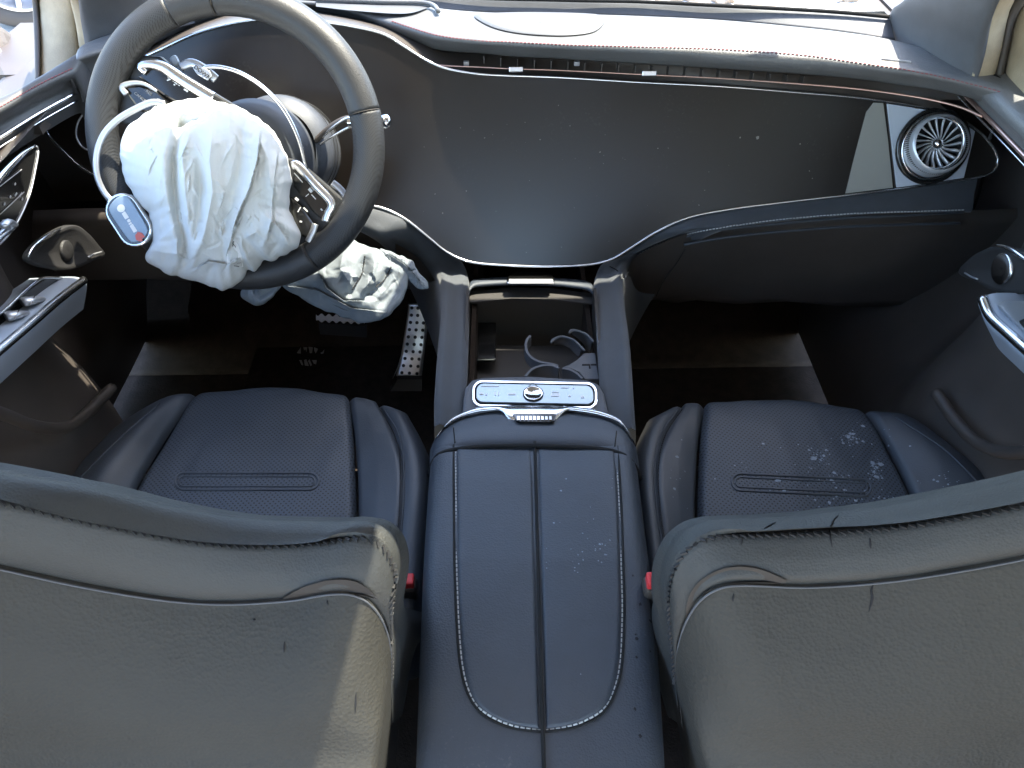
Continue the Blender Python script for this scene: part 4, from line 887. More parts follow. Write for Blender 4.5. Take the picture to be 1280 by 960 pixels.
# ------------------------------------------------------------------ airbags
def seg_dist(P_, line):
    L = np.array(line, float); best = np.full(len(P_), 1e9); side = np.zeros(len(P_)); tt = np.zeros(len(P_))
    tot = len(L)-1
    for i in range(tot):
        a, b = L[i], L[i+1]; d = b-a; t = np.clip(((P_-a)@d)/(d@d), 0, 1); q_ = a+t[:, None]*d
        r = P_-q_; ds_ = np.hypot(r[:, 0], r[:, 1]); s = np.sign(d[0]*r[:, 1]-d[1]*r[:, 0]); m_ = ds_ < best
        best = np.where(m_, ds_, best); side = np.where(m_, s, side); tt = np.where(m_, (i+t)/tot, tt)
    return best, side, tt
def bag(name, cen, outline, base, bulge, folds, mt, parent, rings=110, nseg=330, wr=.004, plane=None, hem=.0, expo=.5, seed=0, drift=0, creases=0, nsc=1.0, keepk=None):
    O = cr(outline, nseg, True)
    # little ripples in the cloth edge
    for i in range(nseg):
        n_ = noise.noise(Vector((O[i][0]*.09+seed, O[i][1]*.09, 1)))
        O[i] += (O[i]-np.array(cen))/np.linalg.norm(O[i]-np.array(cen))*n_*hem
    ss = np.linspace(0, 1, rings)**.8
    XY = np.array([np.array(cen)+(O-np.array(cen))*s for s in ss]).reshape(-1, 2); sv = np.repeat(ss, nseg)
    h = base+bulge*(1-sv**2.6)**expo
    env = (1-sv**6)
    for line, amp, wd, kind in folds:
        d, sd, t = seg_dist(XY, line); fade = np.clip(np.sin(math.pi*np.clip(t*.9+.05, 0, 1))*1.8, 0, 1)
        if kind == 'v': g = -amp*np.exp(-(d/wd)**2)
        elif kind == 'r': g = amp*np.exp(-(d/wd)**1.1)
        else:           # overlap step: high on one side, falls sharply on the other
            g = amp*np.exp(-d/wd)*np.where(sd > 0, 1, -.55*np.exp(-d/(wd*.5)))
        h += g*fade*env
    rg = np.random.RandomState(40+seed); ext = O.max(0)-O.min(0)
    for k_ in range(int(ext[0]*ext[1]/380)):
        c0 = O.min(0)+ext*rg.rand(2); an = rg.normal(math.pi/2, .55); ln_ = rg.uniform(8, 38)
        l_ = []; p_ = c0-np.array([math.cos(an), math.sin(an)])*ln_/2
        for _ in range(4): l_.append(tuple(p_)); an += rg.normal(0, .25); p_ = p_+np.array([math.cos(an), math.sin(an)])*ln_/3
        low = np.clip((c0[1]-O.min(0)[1])/ext[1], 0, 1)
        d, sd, t = seg_dist(XY, l_); fade = np.clip(np.sin(math.pi*np.clip(t*.96+.02, 0, 1)), 0, 1); am = rg.uniform(.0012, .0042)*(.5+low); wd = rg.uniform(1.1, 3.6)
        kd = rg.rand()
        g = -am*np.exp(-(d/wd)**2) if kd < .4 else (am*np.exp(-(d/wd)**1.1) if kd < .75 else am*np.exp(-d/wd)*np.where(sd > 0, 1, -.5*np.exp(-d/(wd*.5))))
        h += g*fade*env
    cr_ = np.zeros(len(XY))
    for i, (x, y) in enumerate(XY):
        wx = x+6*noise.noise(Vector((x*.02, y*.02, seed+3))); 
        a = noise.noise(Vector((wx*.045*nsc, y*.010*nsc, seed))); b = noise.noise(Vector((x*.09*nsc, y*.022*nsc, seed+7))); c_ = noise.noise(Vector((x*.022*nsc+y*.03*nsc, y*.045*nsc-x*.03*nsc, seed+11)))
        e_ = noise.noise(Vector((x*.25, y*.18, seed+17)))
        cr_[i] = 1.5*(.55-abs(a))+.8*(.4-abs(b))+1.0*(.4-abs(c_))+.25*(.4-abs(e_))
    h += wr*.6*cr_*(.35+.65*np.clip(1-(1-sv)*.6, 0, 1))
    nrm = wa if plane is None else plane[1]; org = Cw if plane is None else plane[0]
    vs = [pt(x, y, P=(org+nrm*float(hh), nrm)) for (x, y), hh in zip(XY, h)]
    fs = gridf(rings, nseg, True)
    # back of the bag
    base_i = (rings-1)*nseg; b0 = len(vs)
    for k, (s, dh) in enumerate(((.985, -.008), (.9, -.016), (.5, -.022), (.05, -.022))):
        for j in range(nseg):
            xy = np.array(cen)+(O[j]-np.array(cen))*s; hh = base+dh+(h[base_i+j]-base)*(.5 if k < 1 else 0)
            vs.append(pt(xy[0], xy[1], P=(org+nrm*float(hh), nrm)))
    for k in range(4):
        r0 = base_i if k == 0 else b0+(k-1)*nseg; r1 = b0+k*nseg
        fs += [(r0+j, r0+(j+1) % nseg, r1+(j+1) % nseg, r1+j) for j in range(nseg)]
    return obj(name, vs, fs, mt, parent, keep=keepk or name)
ab_out = [(212, 128), (232, 124), (256, 123), (275, 128), (288, 131), (306, 138), (325, 149), (338, 160), (349, 173), (352, 182), (358, 195), (363, 212), (364, 232), (362, 248), (361, 262), (366, 272), (373, 285), (375, 296), (372, 308), (362, 316), (352, 321), (340, 327), (330, 326), (325, 332), (318, 339), (310, 338), (306, 346), (298, 354), (290, 360), (278, 364), (268, 360), (258, 356), (246, 352), (234, 349), (222, 345), (208, 343), (196, 334), (185, 326), (182, 318), (187, 309), (190, 300), (189, 285), (186, 270), (175, 256), (166, 243), (158, 228), (152, 210), (150, 190), (153, 172), (161, 157), (176, 145), (192, 134)]
ab = thing('driver_airbag', 'white crumpled driver airbag hanging deflated over the steering wheel hub', 'airbag', tuple(wpx(262, 240, .03)))
folds = [([(236, 136), (224, 160), (216, 195), (217, 230), (222, 270), (229, 300), (231, 345)], .022, 7, 'v'),
         ([(228, 150), (208, 200), (210, 250), (222, 300), (226, 340)], .010, 12, 'r'),
         ([(240, 150), (228, 200), (232, 250), (240, 290), (238, 340)], .009, 10, 'r'),
         ([(222, 158), (236, 152), (252, 147), (262, 140)], .014, 6, 'v'),
         ([(250, 200), (252, 235), (248, 270), (240, 310)], .009, 6, 'v'),
         ([(268, 150), (262, 200), (266, 240), (256, 290), (240, 335)], .012, 11, 'r'),
         ([(300, 150), (302, 185), (298, 220), (290, 255), (276, 290)], .008, 8, 'v'),
         ([(326, 165), (322, 200), (312, 235), (300, 262), (292, 285)], .013, 7, 's'),
         ([(348, 190), (344, 220), (341, 250), (340, 275), (334, 300)], .012, 6, 's'),
         ([(322, 170), (336, 200), (338, 235)], .010, 8, 'r'),
         ([(300, 275), (292, 290), (283, 320)], .008, 5, 's'),
         ([(340, 275), (350, 285), (360, 300), (362, 314)], .010, 5, 's'), ([(338, 290), (345, 305), (335, 322)], .008, 4, 'v'), ([(328, 325), (330, 300), (320, 290), (305, 298)], .007, 5, 'r'),
         ([(188, 300), (200, 302), (218, 300)], .005, 4, 'v'), ([(186, 312), (205, 316), (226, 318)], .005, 4, 'r'), ([(240, 338), (262, 326), (285, 330), (300, 322)], .009, 5, 's'), ([(258, 352), (262, 338), (270, 330)], .006, 4, 'v'), ([(330, 165), (340, 185), (350, 190)], .006, 5, 'v')]
bag('airbag_cushion', (262, 240), ab_out, .018, .060, folds, fabric, ab, wr=.0050, hem=2.6, seed=2)
# sewn label with small print
lp = [(291, 297), (298, 305), (302, 320), (303, 333), (284, 335), (285, 315)]
q_ = [on('airbag_cushion', a, b, .0012)[0] for a, b in lp]
cen_ = sum(q_, Vector())/len(q_)
slab('sewn_label', q_, .0008, mat('label_white', (.82, .82, .80), .7), ab)
parts = []
for (x, y, L, a_) in [(290, 304, 7, 70), (293, 305, 6, 70), (291, 327, 4, 5), (294, 330.5, 7, 8), (297, 327, 4, 5)]:
    a = R(a_); p0 = on('airbag_cushion', x-math.cos(a)*L/2, y-math.sin(a)*L/2, .003)[0]; p1 = on('airbag_cushion', x+math.cos(a)*L/2, y+math.sin(a)*L/2, .003)[0]
    d = (p1-p0)/2; n = (CAMP-p0).normalized(); parts.append(boxg((p0+p1)/2, d, d.normalized().cross(n)*.0004, n*.0003))
v, f = merge(parts); obj('label_print', v, f, plastic_b, ab, smooth=False, kind='stuff')
# knee airbag
kn = Vector((0, -.62, .78)).normalized(); kp = (pt(450, 350, Y=.93), kn)
kb = thing('knee_airbag', 'grey-blue deflated knee airbag drooping under the right side of the steering wheel', 'airbag', tuple(pt(450, 350, Y=.93)))
kout = [(436, 300), (450, 304), (470, 311), (495, 324), (508, 332), (512, 345), (508, 360), (503, 375), (492, 389), (478, 399), (460, 403), (445, 402), (425, 395), (405, 388), (385, 378), (365, 366), (350, 356), (338, 350), (360, 343), (395, 335), (415, 322)]
kf = [([(398, 338), (408, 360), (430, 376), (455, 376)], .016, 6, 's'), ([(458, 318), (452, 345), (444, 362), (432, 372)], .012, 6, 'v'), ([(488, 335), (478, 356), (455, 372)], .012, 6, 'v'), ([(350, 356), (395, 362), (440, 385), (480, 390)], .010, 7, 's'), ([(500, 340), (492, 365), (470, 385)], .009, 6, 'v'), ([(470, 320), (466, 345), (450, 368)], .010, 5, 'r'), ([(430, 312), (425, 335), (440, 358)], .008, 6, 'r')]
bag('airbag_cushion', (440, 352), kout, 0, .016, kf, fabric_g, kb, rings=80, nseg=240, wr=.0030, plane=kp, hem=2, seed=5, keepk='knee')
hemo = [(476, 311), (492, 316), (505, 321), (516, 330), (525, 341), (533, 352), (536, 361), (527, 362), (518, 358), (511, 348), (503, 338), (492, 329), (480, 322)]
bag('airbag_hem', (508, 336), hemo, .0, .006, [([(480, 314), (505, 330), (530, 358)], .006, 3, 's')], fabric_g, kb, rings=30, nseg=180, wr=.003, plane=kp, hem=5, seed=8, nsc=4)
sm = [(303, 362), (320, 358), (345, 352), (352, 357), (345, 366), (336, 376), (323, 382), (311, 378), (302, 370)]
bag('airbag_flap', (325, 367), sm, .0, .018, [([(315, 362), (325, 370), (345, 360)], .006, 4, 'v')], fabric_g, kb, rings=40, nseg=120, wr=.003, plane=kp, hem=2, seed=9, nsc=2)
sm = [(286, 358), (300, 362), (303, 372), (312, 380), (302, 378), (292, 368)]
for px in ([(456, 320), (453, 340), (446, 352), (440, 362)], [(489, 334), (482, 348), (470, 358)]):
    stitches('airbag_stitching', px, 'knee', dark_th, kb, pitch=.004, ln=.0028, r=.0008, off=.001)

# ------------------------------------------------------------------ pedals and mat
ped = thing('accelerator_pedal', 'brushed metal accelerator pedal with three columns of black studs', 'pedal', tuple(pt(515, 430, Y=1.12)))
L1 = [(510, 380), (509, 395), (505, 420), (501, 445), (495, 470)]; R1_ = [(535, 381), (535, 397), (533, 422), (530, 446), (527, 472)]
Ys = [1.17, 1.16, 1.14, 1.12, 1.09]
a = [pt(*p, Y=y) for p, y in zip(L1, Ys)]; b = [pt(*p, Y=y) for p, y in zip(R1_, Ys)]
steel = mat('brushed_pedal_steel', (.75, .73, .72), .35, metal=.85, bump=.1, bscale=300, var=.06)
sheet('pedal_plate', [a, [(x+y)/2+Vector((0, -.001, .002)) for x, y in zip(a, b)], b], 30, 8, steel, ped, solid=.004, keep='ped')
parts = []
for i in range(10):
    for j in range(3):
        t = (i+.5)/10; l = cr(L1, 21)[int(t*20)]; r_ = cr(R1_, 21)[int(t*20)]; c2 = l+(r_-l)*(.2+.3*j)
        p, n = on('ped', c2[0], c2[1], -.0005)
        if p is None: continue
        e = n.orthogonal().normalized(); g = n.cross(e); k = 12; rd = 2.4*.00155*.9
        vs = [p+(e*math.cos(2*math.pi*m_/k)+g*math.sin(2*math.pi*m_/k))*rd for m_ in range(k)]; vs += [x*.35+(p)*.65+n*.002 if False else x+n*.0018 for x in vs]
        parts.append((vs, [(m_, (m_+1) % k, k+(m_+1) % k, k+m_) for m_ in range(k)]+[tuple(k+m_ for m_ in range(k))]))
v, f = merge(parts); obj('rubber_studs', v, f, rubber, ped, smooth=False, kind='stuff')
tube('pedal_edge', [pt(a_, b_, Y=1.085) for a_, b_ in [(501, 447), (497, 460), (491, 473)]], .0009, steel, ped, n=10)
slab('pedal_foot', [pt(x, y, Y=1.06) for x, y in [(497, 474), (527, 474), (527, 489), (488, 489)]], .01, plastic, ped)
bp_ = thing('brake_pedal', 'bright metal brake pedal edge with scalloped studs peeking below the knee airbag', 'pedal', tuple(pt(425, 398, Y=1.12)))
up_ = [(395, 393)]+[(395+60*i/48, 393.2+1.0*i/48*3+1.6*math.sin(i/48*2*math.pi*6.5)) for i in range(1, 49)]
dn_ = [(395+60*i/48, 400.5+1.0*i/48*3-1.4*math.sin(i/48*2*math.pi*6.5+.5)) for i in range(49)]
slab('pedal_plate', [pt(x, y, Y=1.12) for x, y in up_+dn_[::-1]], .006, mat('pale_steel', (.8, .78, .77), .4, metal=.1), bp_, dirn=(0, -.6, .8))
slab('pedal_pad', [pt(x, y, Y=1.125) for x, y in [(398, 404), (458, 408), (458, 422), (400, 418)]], .01, rubber, bp_)
# mat
mt_ = tag(slab('floor_mat', [(-.55, .72, .012), (-.12, .72, .012), (-.12, 1.24, .012), (-.55, 1.24, .012)], .012, mat('mat_carpet', (.030, .023, .019), .95, spec=.1, bump=1.0, bscale=500, var=.3, vscale=60), dirn=(0, 0, 1), bevel=.003), 'dark carpet floor mat with small pale lettering in the driver footwell', 'floor mat')
# pale plate lettering at the footwell (reads as worn block letters)
lt = []
for pl_ in [[(371, 441), (376, 434), (376, 441.5)], [(379, 434), (384, 434), (383, 440), (381.5, 436), (380, 438)], [(385.5, 433.5), (391, 434), (390, 441), (387, 441)], [(392.5, 434), (397.5, 436), (394.5, 441.5), (392.8, 438)], [(400.5, 441), (403, 440), (405.5, 436.5), (404.5, 441), (402, 442)],
            [(374, 450), (377, 450), (379, 456), (377, 456)], [(380, 450), (383, 449), (386, 457), (381, 456.5)], [(385, 451), (387, 449), (390, 456), (388, 457)], [(390, 450), (396, 450), (395, 455), (392, 454)]]:
    P3 = [pt(*p, Z=.0135) for p in pl_]; k = len(P3); lt.append(([q2 for q2 in P3]+[q2-Vector((0, 0, .001)) for q2 in P3], [tuple(range(k))]+[(i, (i+1) % k, k+(i+1) % k, k+i) for i in range(k)]))
v, f = merge(lt); o = obj('mat_lettering', v, f, grey_p, mt_, smooth=False)

# ------------------------------------------------------------------ doors
def door(sgn):
    X0 = sgn*.62
    lab = 'dark left front door lining with switches, round speaker and sunlit chrome strip' if sgn < 0 else 'dark right front door lining with speaker and silver armrest cap'
    d = thing('front_door', lab, 'door', (X0, .6, 0))
    return d
dl = door(-1); dr = door(1)
def X_(a, b, x=-.62): return pt(a, b, X=x)
# left door lining surface: rails along Y at heights
def lining(sgn, d):
    X0 = sgn*.62; ys = [1.16, 1.0, .8, .6, .4, .1, -.2]
    prof = [(.0, .02), (-.01, .10), (-.035, .20), (-.03, .30), (.0, .40), (.012, .50), (.006, .60), (.004, .615), (.002, .635), (.0, .655)]
    ys = [1.48, 1.30, 1.16, 1.0, .92, .84, .76, .6, .4, .1, -.2]
    def fl(y, z): return (.17*max(0, min(1, (y-.80)/.14))**1.0)*min(1, max(0, (.645-z)/.03))*(min(1, max(0, (z-.06)/.26)) if sgn > 0 else 1)
    rails = [[Vector((X0+sgn*(dx+fl(y, z)), y, z)) for y in ys] for dx, z in prof]
    sheet('door_lining', rails, 120, 50, plastic, d, keep='lin%d' % sgn)
    pad_ = [(.0, .655), (-.004, .668), (-.012, .680), (-.004, .694), (.02, .699), (.06, .697), (.07, .66)]
    rails = [[Vector((X0+sgn*dx, y, z)) for y in ([1.13, 1.0, .8, .6, .4, .1, -.2])] for dx, z in pad_]
    if sgn < 0:
        L5 = [([(-80, 222), (0, 172), (48, 142), (93, 117)], .655), ([(-80, 200), (0, 157), (45, 131), (89, 109)], .664), ([(-80, 182), (0, 145), (45, 119), (86, 99)], .681), ([(-80, 165), (0, 134), (45, 108), (90, 86)], .690), ([(-80, 145), (0, 122), (48, 97), (101, 65)], .692)]
        rr_ = [zr(a_, z_) for a_, z_ in L5]; rails = [[p+Vector((-.01, 0, -.03)) for p in rr_[0]]]+rr_+[[p+Vector((-.02, .02, -.03)) for p in rr_[-1]]]
        tube('chrome_strip', rr_[0], .0026, chrome, d, n=30); tube('chrome_strip', [p+Vector((0, 0, -.010)) for p in rr_[0]], .0011, chrome, d, n=30)
        rails = [r_+[r_[-1]+Vector((.002, .012, -.012)), r_[-1]+Vector((.0, .016, -.05))] for r_ in rails]
        sheet('door_top_pad', rails, 80, 30, door_lea, d, keep='dpad-1')
        stitches('red_stitching', L5[3][0][1:], 'dpad-1', red_th, d, pitch=.0055, ln=.0036, r=.0005)
        return
    sheet('door_top_pad', rails, 60, 30, dash_lea, d, keep='dpad%d' % sgn)
    tube('chrome_strip', [Vector((X0-sgn*.003, y, .657)) for y in (1.125, .9, .6, .2, -.2)], .0028, copper if sgn > 0 else chrome, d, n=20)
    tube('chrome_strip', [Vector((X0-sgn*.002, y, .648)) for y in (1.125, .9, .6, .2, -.2)], .0012, chrome, d, n=20)
    P3 = [Vector((X0-sgn*(-.012)*-1+sgn*.0, y, .684)) for y in (1.12, 0)]
    stitches('red_stitching', None, None, red_th, d, pitch=.006, ln=.004, r=.0008, off=.002, P3=[Vector((X0-sgn*.006, y, .688)) for y in (1.12, .9, .6, .2)])
    # gap shadow between door and dash
    return
lining(-1, dl); lining(1, dr)
def dn(key, a, b, off=.001):
    p, n = on(key, a, b, off); return p if p is not None else pt(a, b, X=-.62 if '-' in key else .62)
# switch pod (mirror and seat controls)
pod = [(-8, 245), (0, 232), (20, 206), (38, 187), (46, 182), (48, 190), (46, 205), (42, 225), (37, 245), (30, 265), (20, 282), (8, 297), (-8, 312)]
pp_ = [X_(a, b, -.612) for a, b in cr(pod, 60, True)]
slab('switch_panel', pp_, .01, plastic_b, dl, dirn=(1, 0, 0), bevel=.001)
tube('panel_trim', [X_(a, b, -.611) for a, b in [(-8, 232), (10, 210), (28, 192), (44, 182)]], .0036, chrome, dl, n=20, taper=lambda t: 1-.6*t)
tube('panel_trim', [X_(a, b, -.611) for a, b in [(44, 182), (48, 188), (45, 208), (38, 240), (27, 268), (12, 292), (-6, 311)]], .0012, silver, dl, n=40)
tube('panel_line', [X_(a, b, -.6105) for a, b in [(0, 233), (14, 222), (27, 212)]], .0006, grey_p, dl); tube('panel_line', [X_(a, b, -.6105) for a, b in [(0, 268), (14, 255), (30, 240)]], .0006, grey_p, dl)
tube('door_release', [X_(a, b, -.600) for a, b in [(-8, 300), (2, 292), (10, 286), (16, 280)]], .0075, chrome, dl, n=14, flat=.6)
tube('door_release', [X_(a, b, -.592) for a, b in [(4, 283), (10, 277), (17, 281)]], .006, silver, dl, n=10, flat=.6)
parts = []
for a, b, L in [(19, 230, 3), (6, 255, 3), (13, 246, 3), (20, 243, 5), (26, 243, 6), (28, 249, 3)]:
    p = X_(a, b, -.6108); parts.append(boxg(p, (.0003, 0, 0), (0, L*.0006, .0003), (0, 0, .001)))
v, f = merge(parts); obj('switch_symbols', v, f, grey_p, dl, smooth=False, kind='stuff')
# speakers
def speaker(d, key, out, cen, rr_, cx, m, arc, X):
    q_ = cr(out, 50, True); P3 = [pt(a, b, X=X) for a, b in q_]; c3 = pt(*cen, X=X); sg = -1 if X > 0 else 1
    vs = []
    for s, h in ((1, -.006), (1, .002), (.95, .004), (.8, .002), (.4, -.001), (.02, -.002)): vs += [c3.lerp(p, s)+Vector((sg*h, 0, 0)) for p in P3]
    sp_ = obj('door_speaker', vs, gridf(6, len(P3), True), brass, d)
    tube('speaker_trim', [pt(a, b, X=X+sg*.004) for a, b in arc], .0026, chrome, sp_, n=24, taper=lambda t: .35+.9*math.sin(math.pi*t))
    lathe('speaker_hub', c3+Vector((sg*.002, 0, 0)), (sg, 0, 0), [(cx, -.002), (cx, .0005), (cx*.9, .002), (cx*.05, .0005)], m, sp_, seg=32)
    return sp_
s1 = speaker(dl, 'lin-1', [(33, 322), (42, 308), (60, 294), (80, 283), (95, 282), (110, 293), (122, 307), (130, 319), (115, 326), (98, 334), (80, 338), (60, 335), (42, 330)], (82, 313), 1, .014, brass, [(35, 321), (42, 309), (58, 296), (76, 285)], -.606)
tube('logo_bar', [pt(a, b, X=-.600) for a, b in [(110, 322), (117, 318), (127, 315)]], .0014, silver, s1, n=8)
s2 = speaker(dr, 'lin1', [(1200, 341), (1212, 325), (1228, 314), (1250, 308), (1285, 316), (1310, 340), (1300, 362), (1270, 368), (1245, 364), (1222, 352)], (1254, 336), 1, .020, chrome, [(1245, 306), (1262, 311), (1285, 326)], .606)
tube('logo_bar', [pt(a, b, X=.602) for a, b in [(1206, 341), (1214, 346), (1222, 349)]], .0012, silver, s2, n=8)
# armrests
def armrest(d, px, Z, w, key):
    pass
al = [(-30, 440), (0, 415), (30, 388), (60, 365), (82, 350), (100, 348)]
L_in = [pt(a, b, X=-.575) for a, b in [(-40, 470), (0, 436), (40, 402), (75, 372), (104, 350)]]      # inner rounded edge
L_out = [p+Vector((-.05, 0, 0)) for p in L_in]
lowr = [p+Vector((-.02, 0, -.05)) for p in L_in]
sheet('armrest', [[p+Vector((-.02, 0, .004)) for p in L_out], [p+Vector((-.018, 0, .006)) for p in L_in], [p+Vector((-.004, 0, .004)) for p in L_in], L_in, [p+Vector((.001, 0, -.010)) for p in L_in], lowr], 40, 24, silver_pad, dl)
tube('armrest_trim', [p+Vector((.001, 0, .0)) for p in L_in], .0055, chrome, dl, n=40)
wsw = [(-20, 410), (0, 394), (25, 371), (45, 352), (58, 348), (78, 349), (90, 354), (80, 364), (55, 386), (30, 405), (5, 412), (-20, 425)]
zz = L_in[1].z
slab('window_switch_panel', [pt(a, b, X=-.600) for a, b in cr(wsw, 50, True)], .008, plastic_b, dl, dirn=(.6, 0, .8), bevel=.001)
tube('panel_trim', [pt(a, b, X=-.598) for a, b in [(-10, 400), (8, 386), (30, 365), (48, 350), (60, 347), (80, 349), (90, 354)]], .0018, chrome, dl, n=30)
for a, b in ((42, 375), (22, 393)):
    c = pt(a, b, X=-.592); tube('window_switch', [pt(a-14, b+3, X=-.594), pt(a, b, X=-.588), pt(a+14, b+2, X=-.594)], .0085, silver, dl, n=12, flat=.6)
    tube('switch_line', [pt(a-4, b+6, X=-.583), pt(a+2, b-6, X=-.583)], .0006, chrome, dl)
# right armrest cap
R_in = [pt(a, b, X=.565) for a, b in [(1228, 372), (1238, 395), (1262, 418), (1300, 452)]]
sheet('armrest', [[p+Vector((.075, 0, .004)) for p in R_in], [p+Vector((.02, 0, .007)) for p in R_in], [p+Vector((.004, 0, .004)) for p in R_in], R_in, [p+Vector((-.001, 0, -.01)) for p in R_in], [p+Vector((.03, 0, -.05)) for p in R_in]], 40, 24, silver_pad, dr)
tube('armrest_trim', R_in, .006, chrome, dr, n=30)
slab('pull_cup', [pt(a, b, X=.572) for a, b in [(1246, 380), (1256, 375), (1290, 375), (1300, 430), (1280, 412)]], .01, silver, dr, dirn=(-.5, 0, .85), bevel=.002)
slab('pull_slot', [pt(a, b, X=.569) for a, b in [(1274, 401), (1281, 398), (1290, 408), (1290, 416), (1280, 408)]], .004, blackm, dr, dirn=(-.5, 0, .85))
# door pockets
def pocket(d, px, X, r=.008):
    tube('pocket_lip', [pt(a, b, X=X) for a, b in px], r, plastic, d, n=40)
pocket(dl, [(-30, 505), (10, 520), (45, 533), (80, 535), (105, 520), (125, 500), (140, 485)], -.585)
pocket(dr, [(1170, 490), (1190, 520), (1215, 548), (1240, 562), (1270, 566), (1310, 560)], .585)
# dash end caps and gaps
tube('door_gap', [pt(a, b, D=d_) for a, b, d_ in [(104, 62, 1.10), (90, 80, 1.07), (86, 92, 1.05), (90, 104, 1.05), (96, 118, 1.06)]], .0022, blackm, dash, n=20)
tube('door_gap', [pt(a, b, D=d_) for a, b, d_ in [(1243, 94, .985), (1258, 106, .975), (1266, 120, .975), (1262, 132, .98), (1250, 144, .99), (1243, 158, 1.0), (1236, 176, 1.01)]], .0022, blackm, dash, n=30)
tube('door_gap', [on('lin1', a, b, .0)[0] for a, b in [(1236, 200), (1228, 226), (1223, 245), (1214, 266), (1195, 290), (1170, 315), (1150, 335)]], .003, blackm, dr, n=30)
ec = [pt(1221, 223, Z=.5), pt(1247, 205, Z=.53), pt(1262, 140, Z=.64), pt(1262, 132, Z=.665)]

# ------------------------------------------------------------------ pillars, windscreen, roof
ap = thing('windscreen_pillar', 'grey right windscreen pillar with inner lining at its edge coloured beige for the sun on it', 'pillar', tuple(pt(1180, 80, D=1.04)))
def psheet(name, A, B, m, parent, bul=.01, nn=24, **kw):
    a = [pt(x, y, D=d_) for x, y, d_ in A]; b = [pt(x, y, D=d_) for x, y, d_ in B]; a = V(cr(a, 20)); b = V(cr(b, 20))
    md_ = [(p+q_)/2+(CAMP-(p+q_)/2).normalized()*bul for p, q_ in zip(a, b)]
    bk = [p+(p-CAMP).normalized()*.03 for p in a]; bk2 = [p+(p-CAMP).normalized()*.03 for p in b]
    return sheet(name, [bk, a, md_, b, bk2], nn, 24, m, parent, **kw)
psheet('pillar_cover', [(1124, 64, 1.10), (1112, 22, 1.12), (1140, -6, 1.05), (1230, -100, .92), (1420, -300, .70)], [(1216, 110, .995), (1226, 70, .96), (1246, 0, .90), (1310, -80, .82), (1500, -220, .65)], soft_grey, ap, bul=.015)
psheet('pillar_lining', [(1210, 112, 1.00), (1222, 70, .965), (1242, 0, .905), (1306, -80, .83), (1500, -220, .66)], [(1243, 96, .99), (1252, 60, .97), (1268, 0, .93), (1330, -70, .84), (1540, -200, .66)], sun_gold, ap, bul=.006)
psheet('pillar_seal', [(1243, 98, .992), (1252, 60, .972), (1268, 0, .932), (1330, -70, .842)], [(1254, 100, .99), (1262, 60, .97), (1277, 10, .94), (1345, -60, .84)], seal_m, ap, bul=.006)
psheet('window_frame', [(1256, 104, .99), (1262, 60, .975), (1278, 10, .945), (1350, -60, .845)], [(1290, 135, .93), (1295, 60, .93), (1310, 10, .93), (1380, -50, .84)], sun_gold, dr, bul=.004)
al_ = thing('windscreen_pillar', 'grey left windscreen pillar with door frame beside it coloured beige for the sun on it', 'pillar', tuple(pt(150, 40, D=1.1)))
psheet('pillar_cover', [(112, 62, 1.12), (104, 20, 1.08), (98, -20, 1.02), (60, -160, .85), (-80, -400, .62)], [(240, 30, 1.2), (215, 0, 1.15), (170, -60, 1.05), (60, -220, .85), (-20, -420, .62)], soft_grey, al_, bul=.015)
psheet('pillar_seal', [(100, 66, 1.14), (95, 30, 1.11), (88, 0, 1.08), (82, -30, 1.02), (40, -170, .86)], [(112, 64, 1.135), (106, 30, 1.105), (98, -5, 1.07), (92, -35, 1.01), (50, -170, .85)], sun_gold, al_, bul=.004)
psheet('window_frame', [(48, 100, 1.13), (48, 50, 1.14), (46, 0, 1.14), (40, -60, 1.05), (0, -180, .88)], [(101, 78, 1.14), (96, 40, 1.13), (90, 0, 1.10), (80, -50, 1.04), (36, -180, .88)], sun_gold, dl, bul=.012)
psheet('frame_seal', [(44, 104, 1.12), (43, 50, 1.13), (40, 0, 1.13), (34, -60, 1.04)], [(50, 102, 1.12), (50, 50, 1.13), (47, 0, 1.13), (41, -60, 1.04)], seal_m, dl, bul=.003)
mr_ = thing('door_mirror', 'dark door mirror housing outside the left front window', 'mirror', tuple(pt(2, 90, D=1.3)))
slab('mirror_housing', [pt(a, b, D=1.28) for a, b in [(-40, 10), (-5, 28), (4, 50), (10, 75), (17, 100), (19, 118), (10, 128), (-40, 150)]], .09, seal_m, mr_, bevel=.012)
tube('mirror_edge', [pt(a, b, D=1.27) for a, b in [(-4, 60), (6, 74), (11, 88)]], .0035, chrome, mr_, n=10)
ws = [Vector((-.62, 1.30, .70)), Vector((.60, 1.30, .70)), Vector((.58, 1.03, 1.16)), Vector((-.60, 1.03, 1.16))]
wso = tag(slab('windscreen', ws, .005, wglass, None, dirn=(0, .6, .8)), 'clear windscreen rising behind the dashboard top', 'windscreen')
wg = slab('window_glass', [(-.66, -.1, .70), (-.66, 1.0, .70), (-.64, .95, 1.14), (-.64, -.1, 1.14)], .004, wglass, dl, dirn=(-1, 0, .1))
wg = slab('window_glass', [(.66, -.1, .70), (.66, 1.0, .70), (.65, .95, 1.14), (.65, -.1, 1.14)], .004, wglass, dr, dirn=(1, 0, .1))
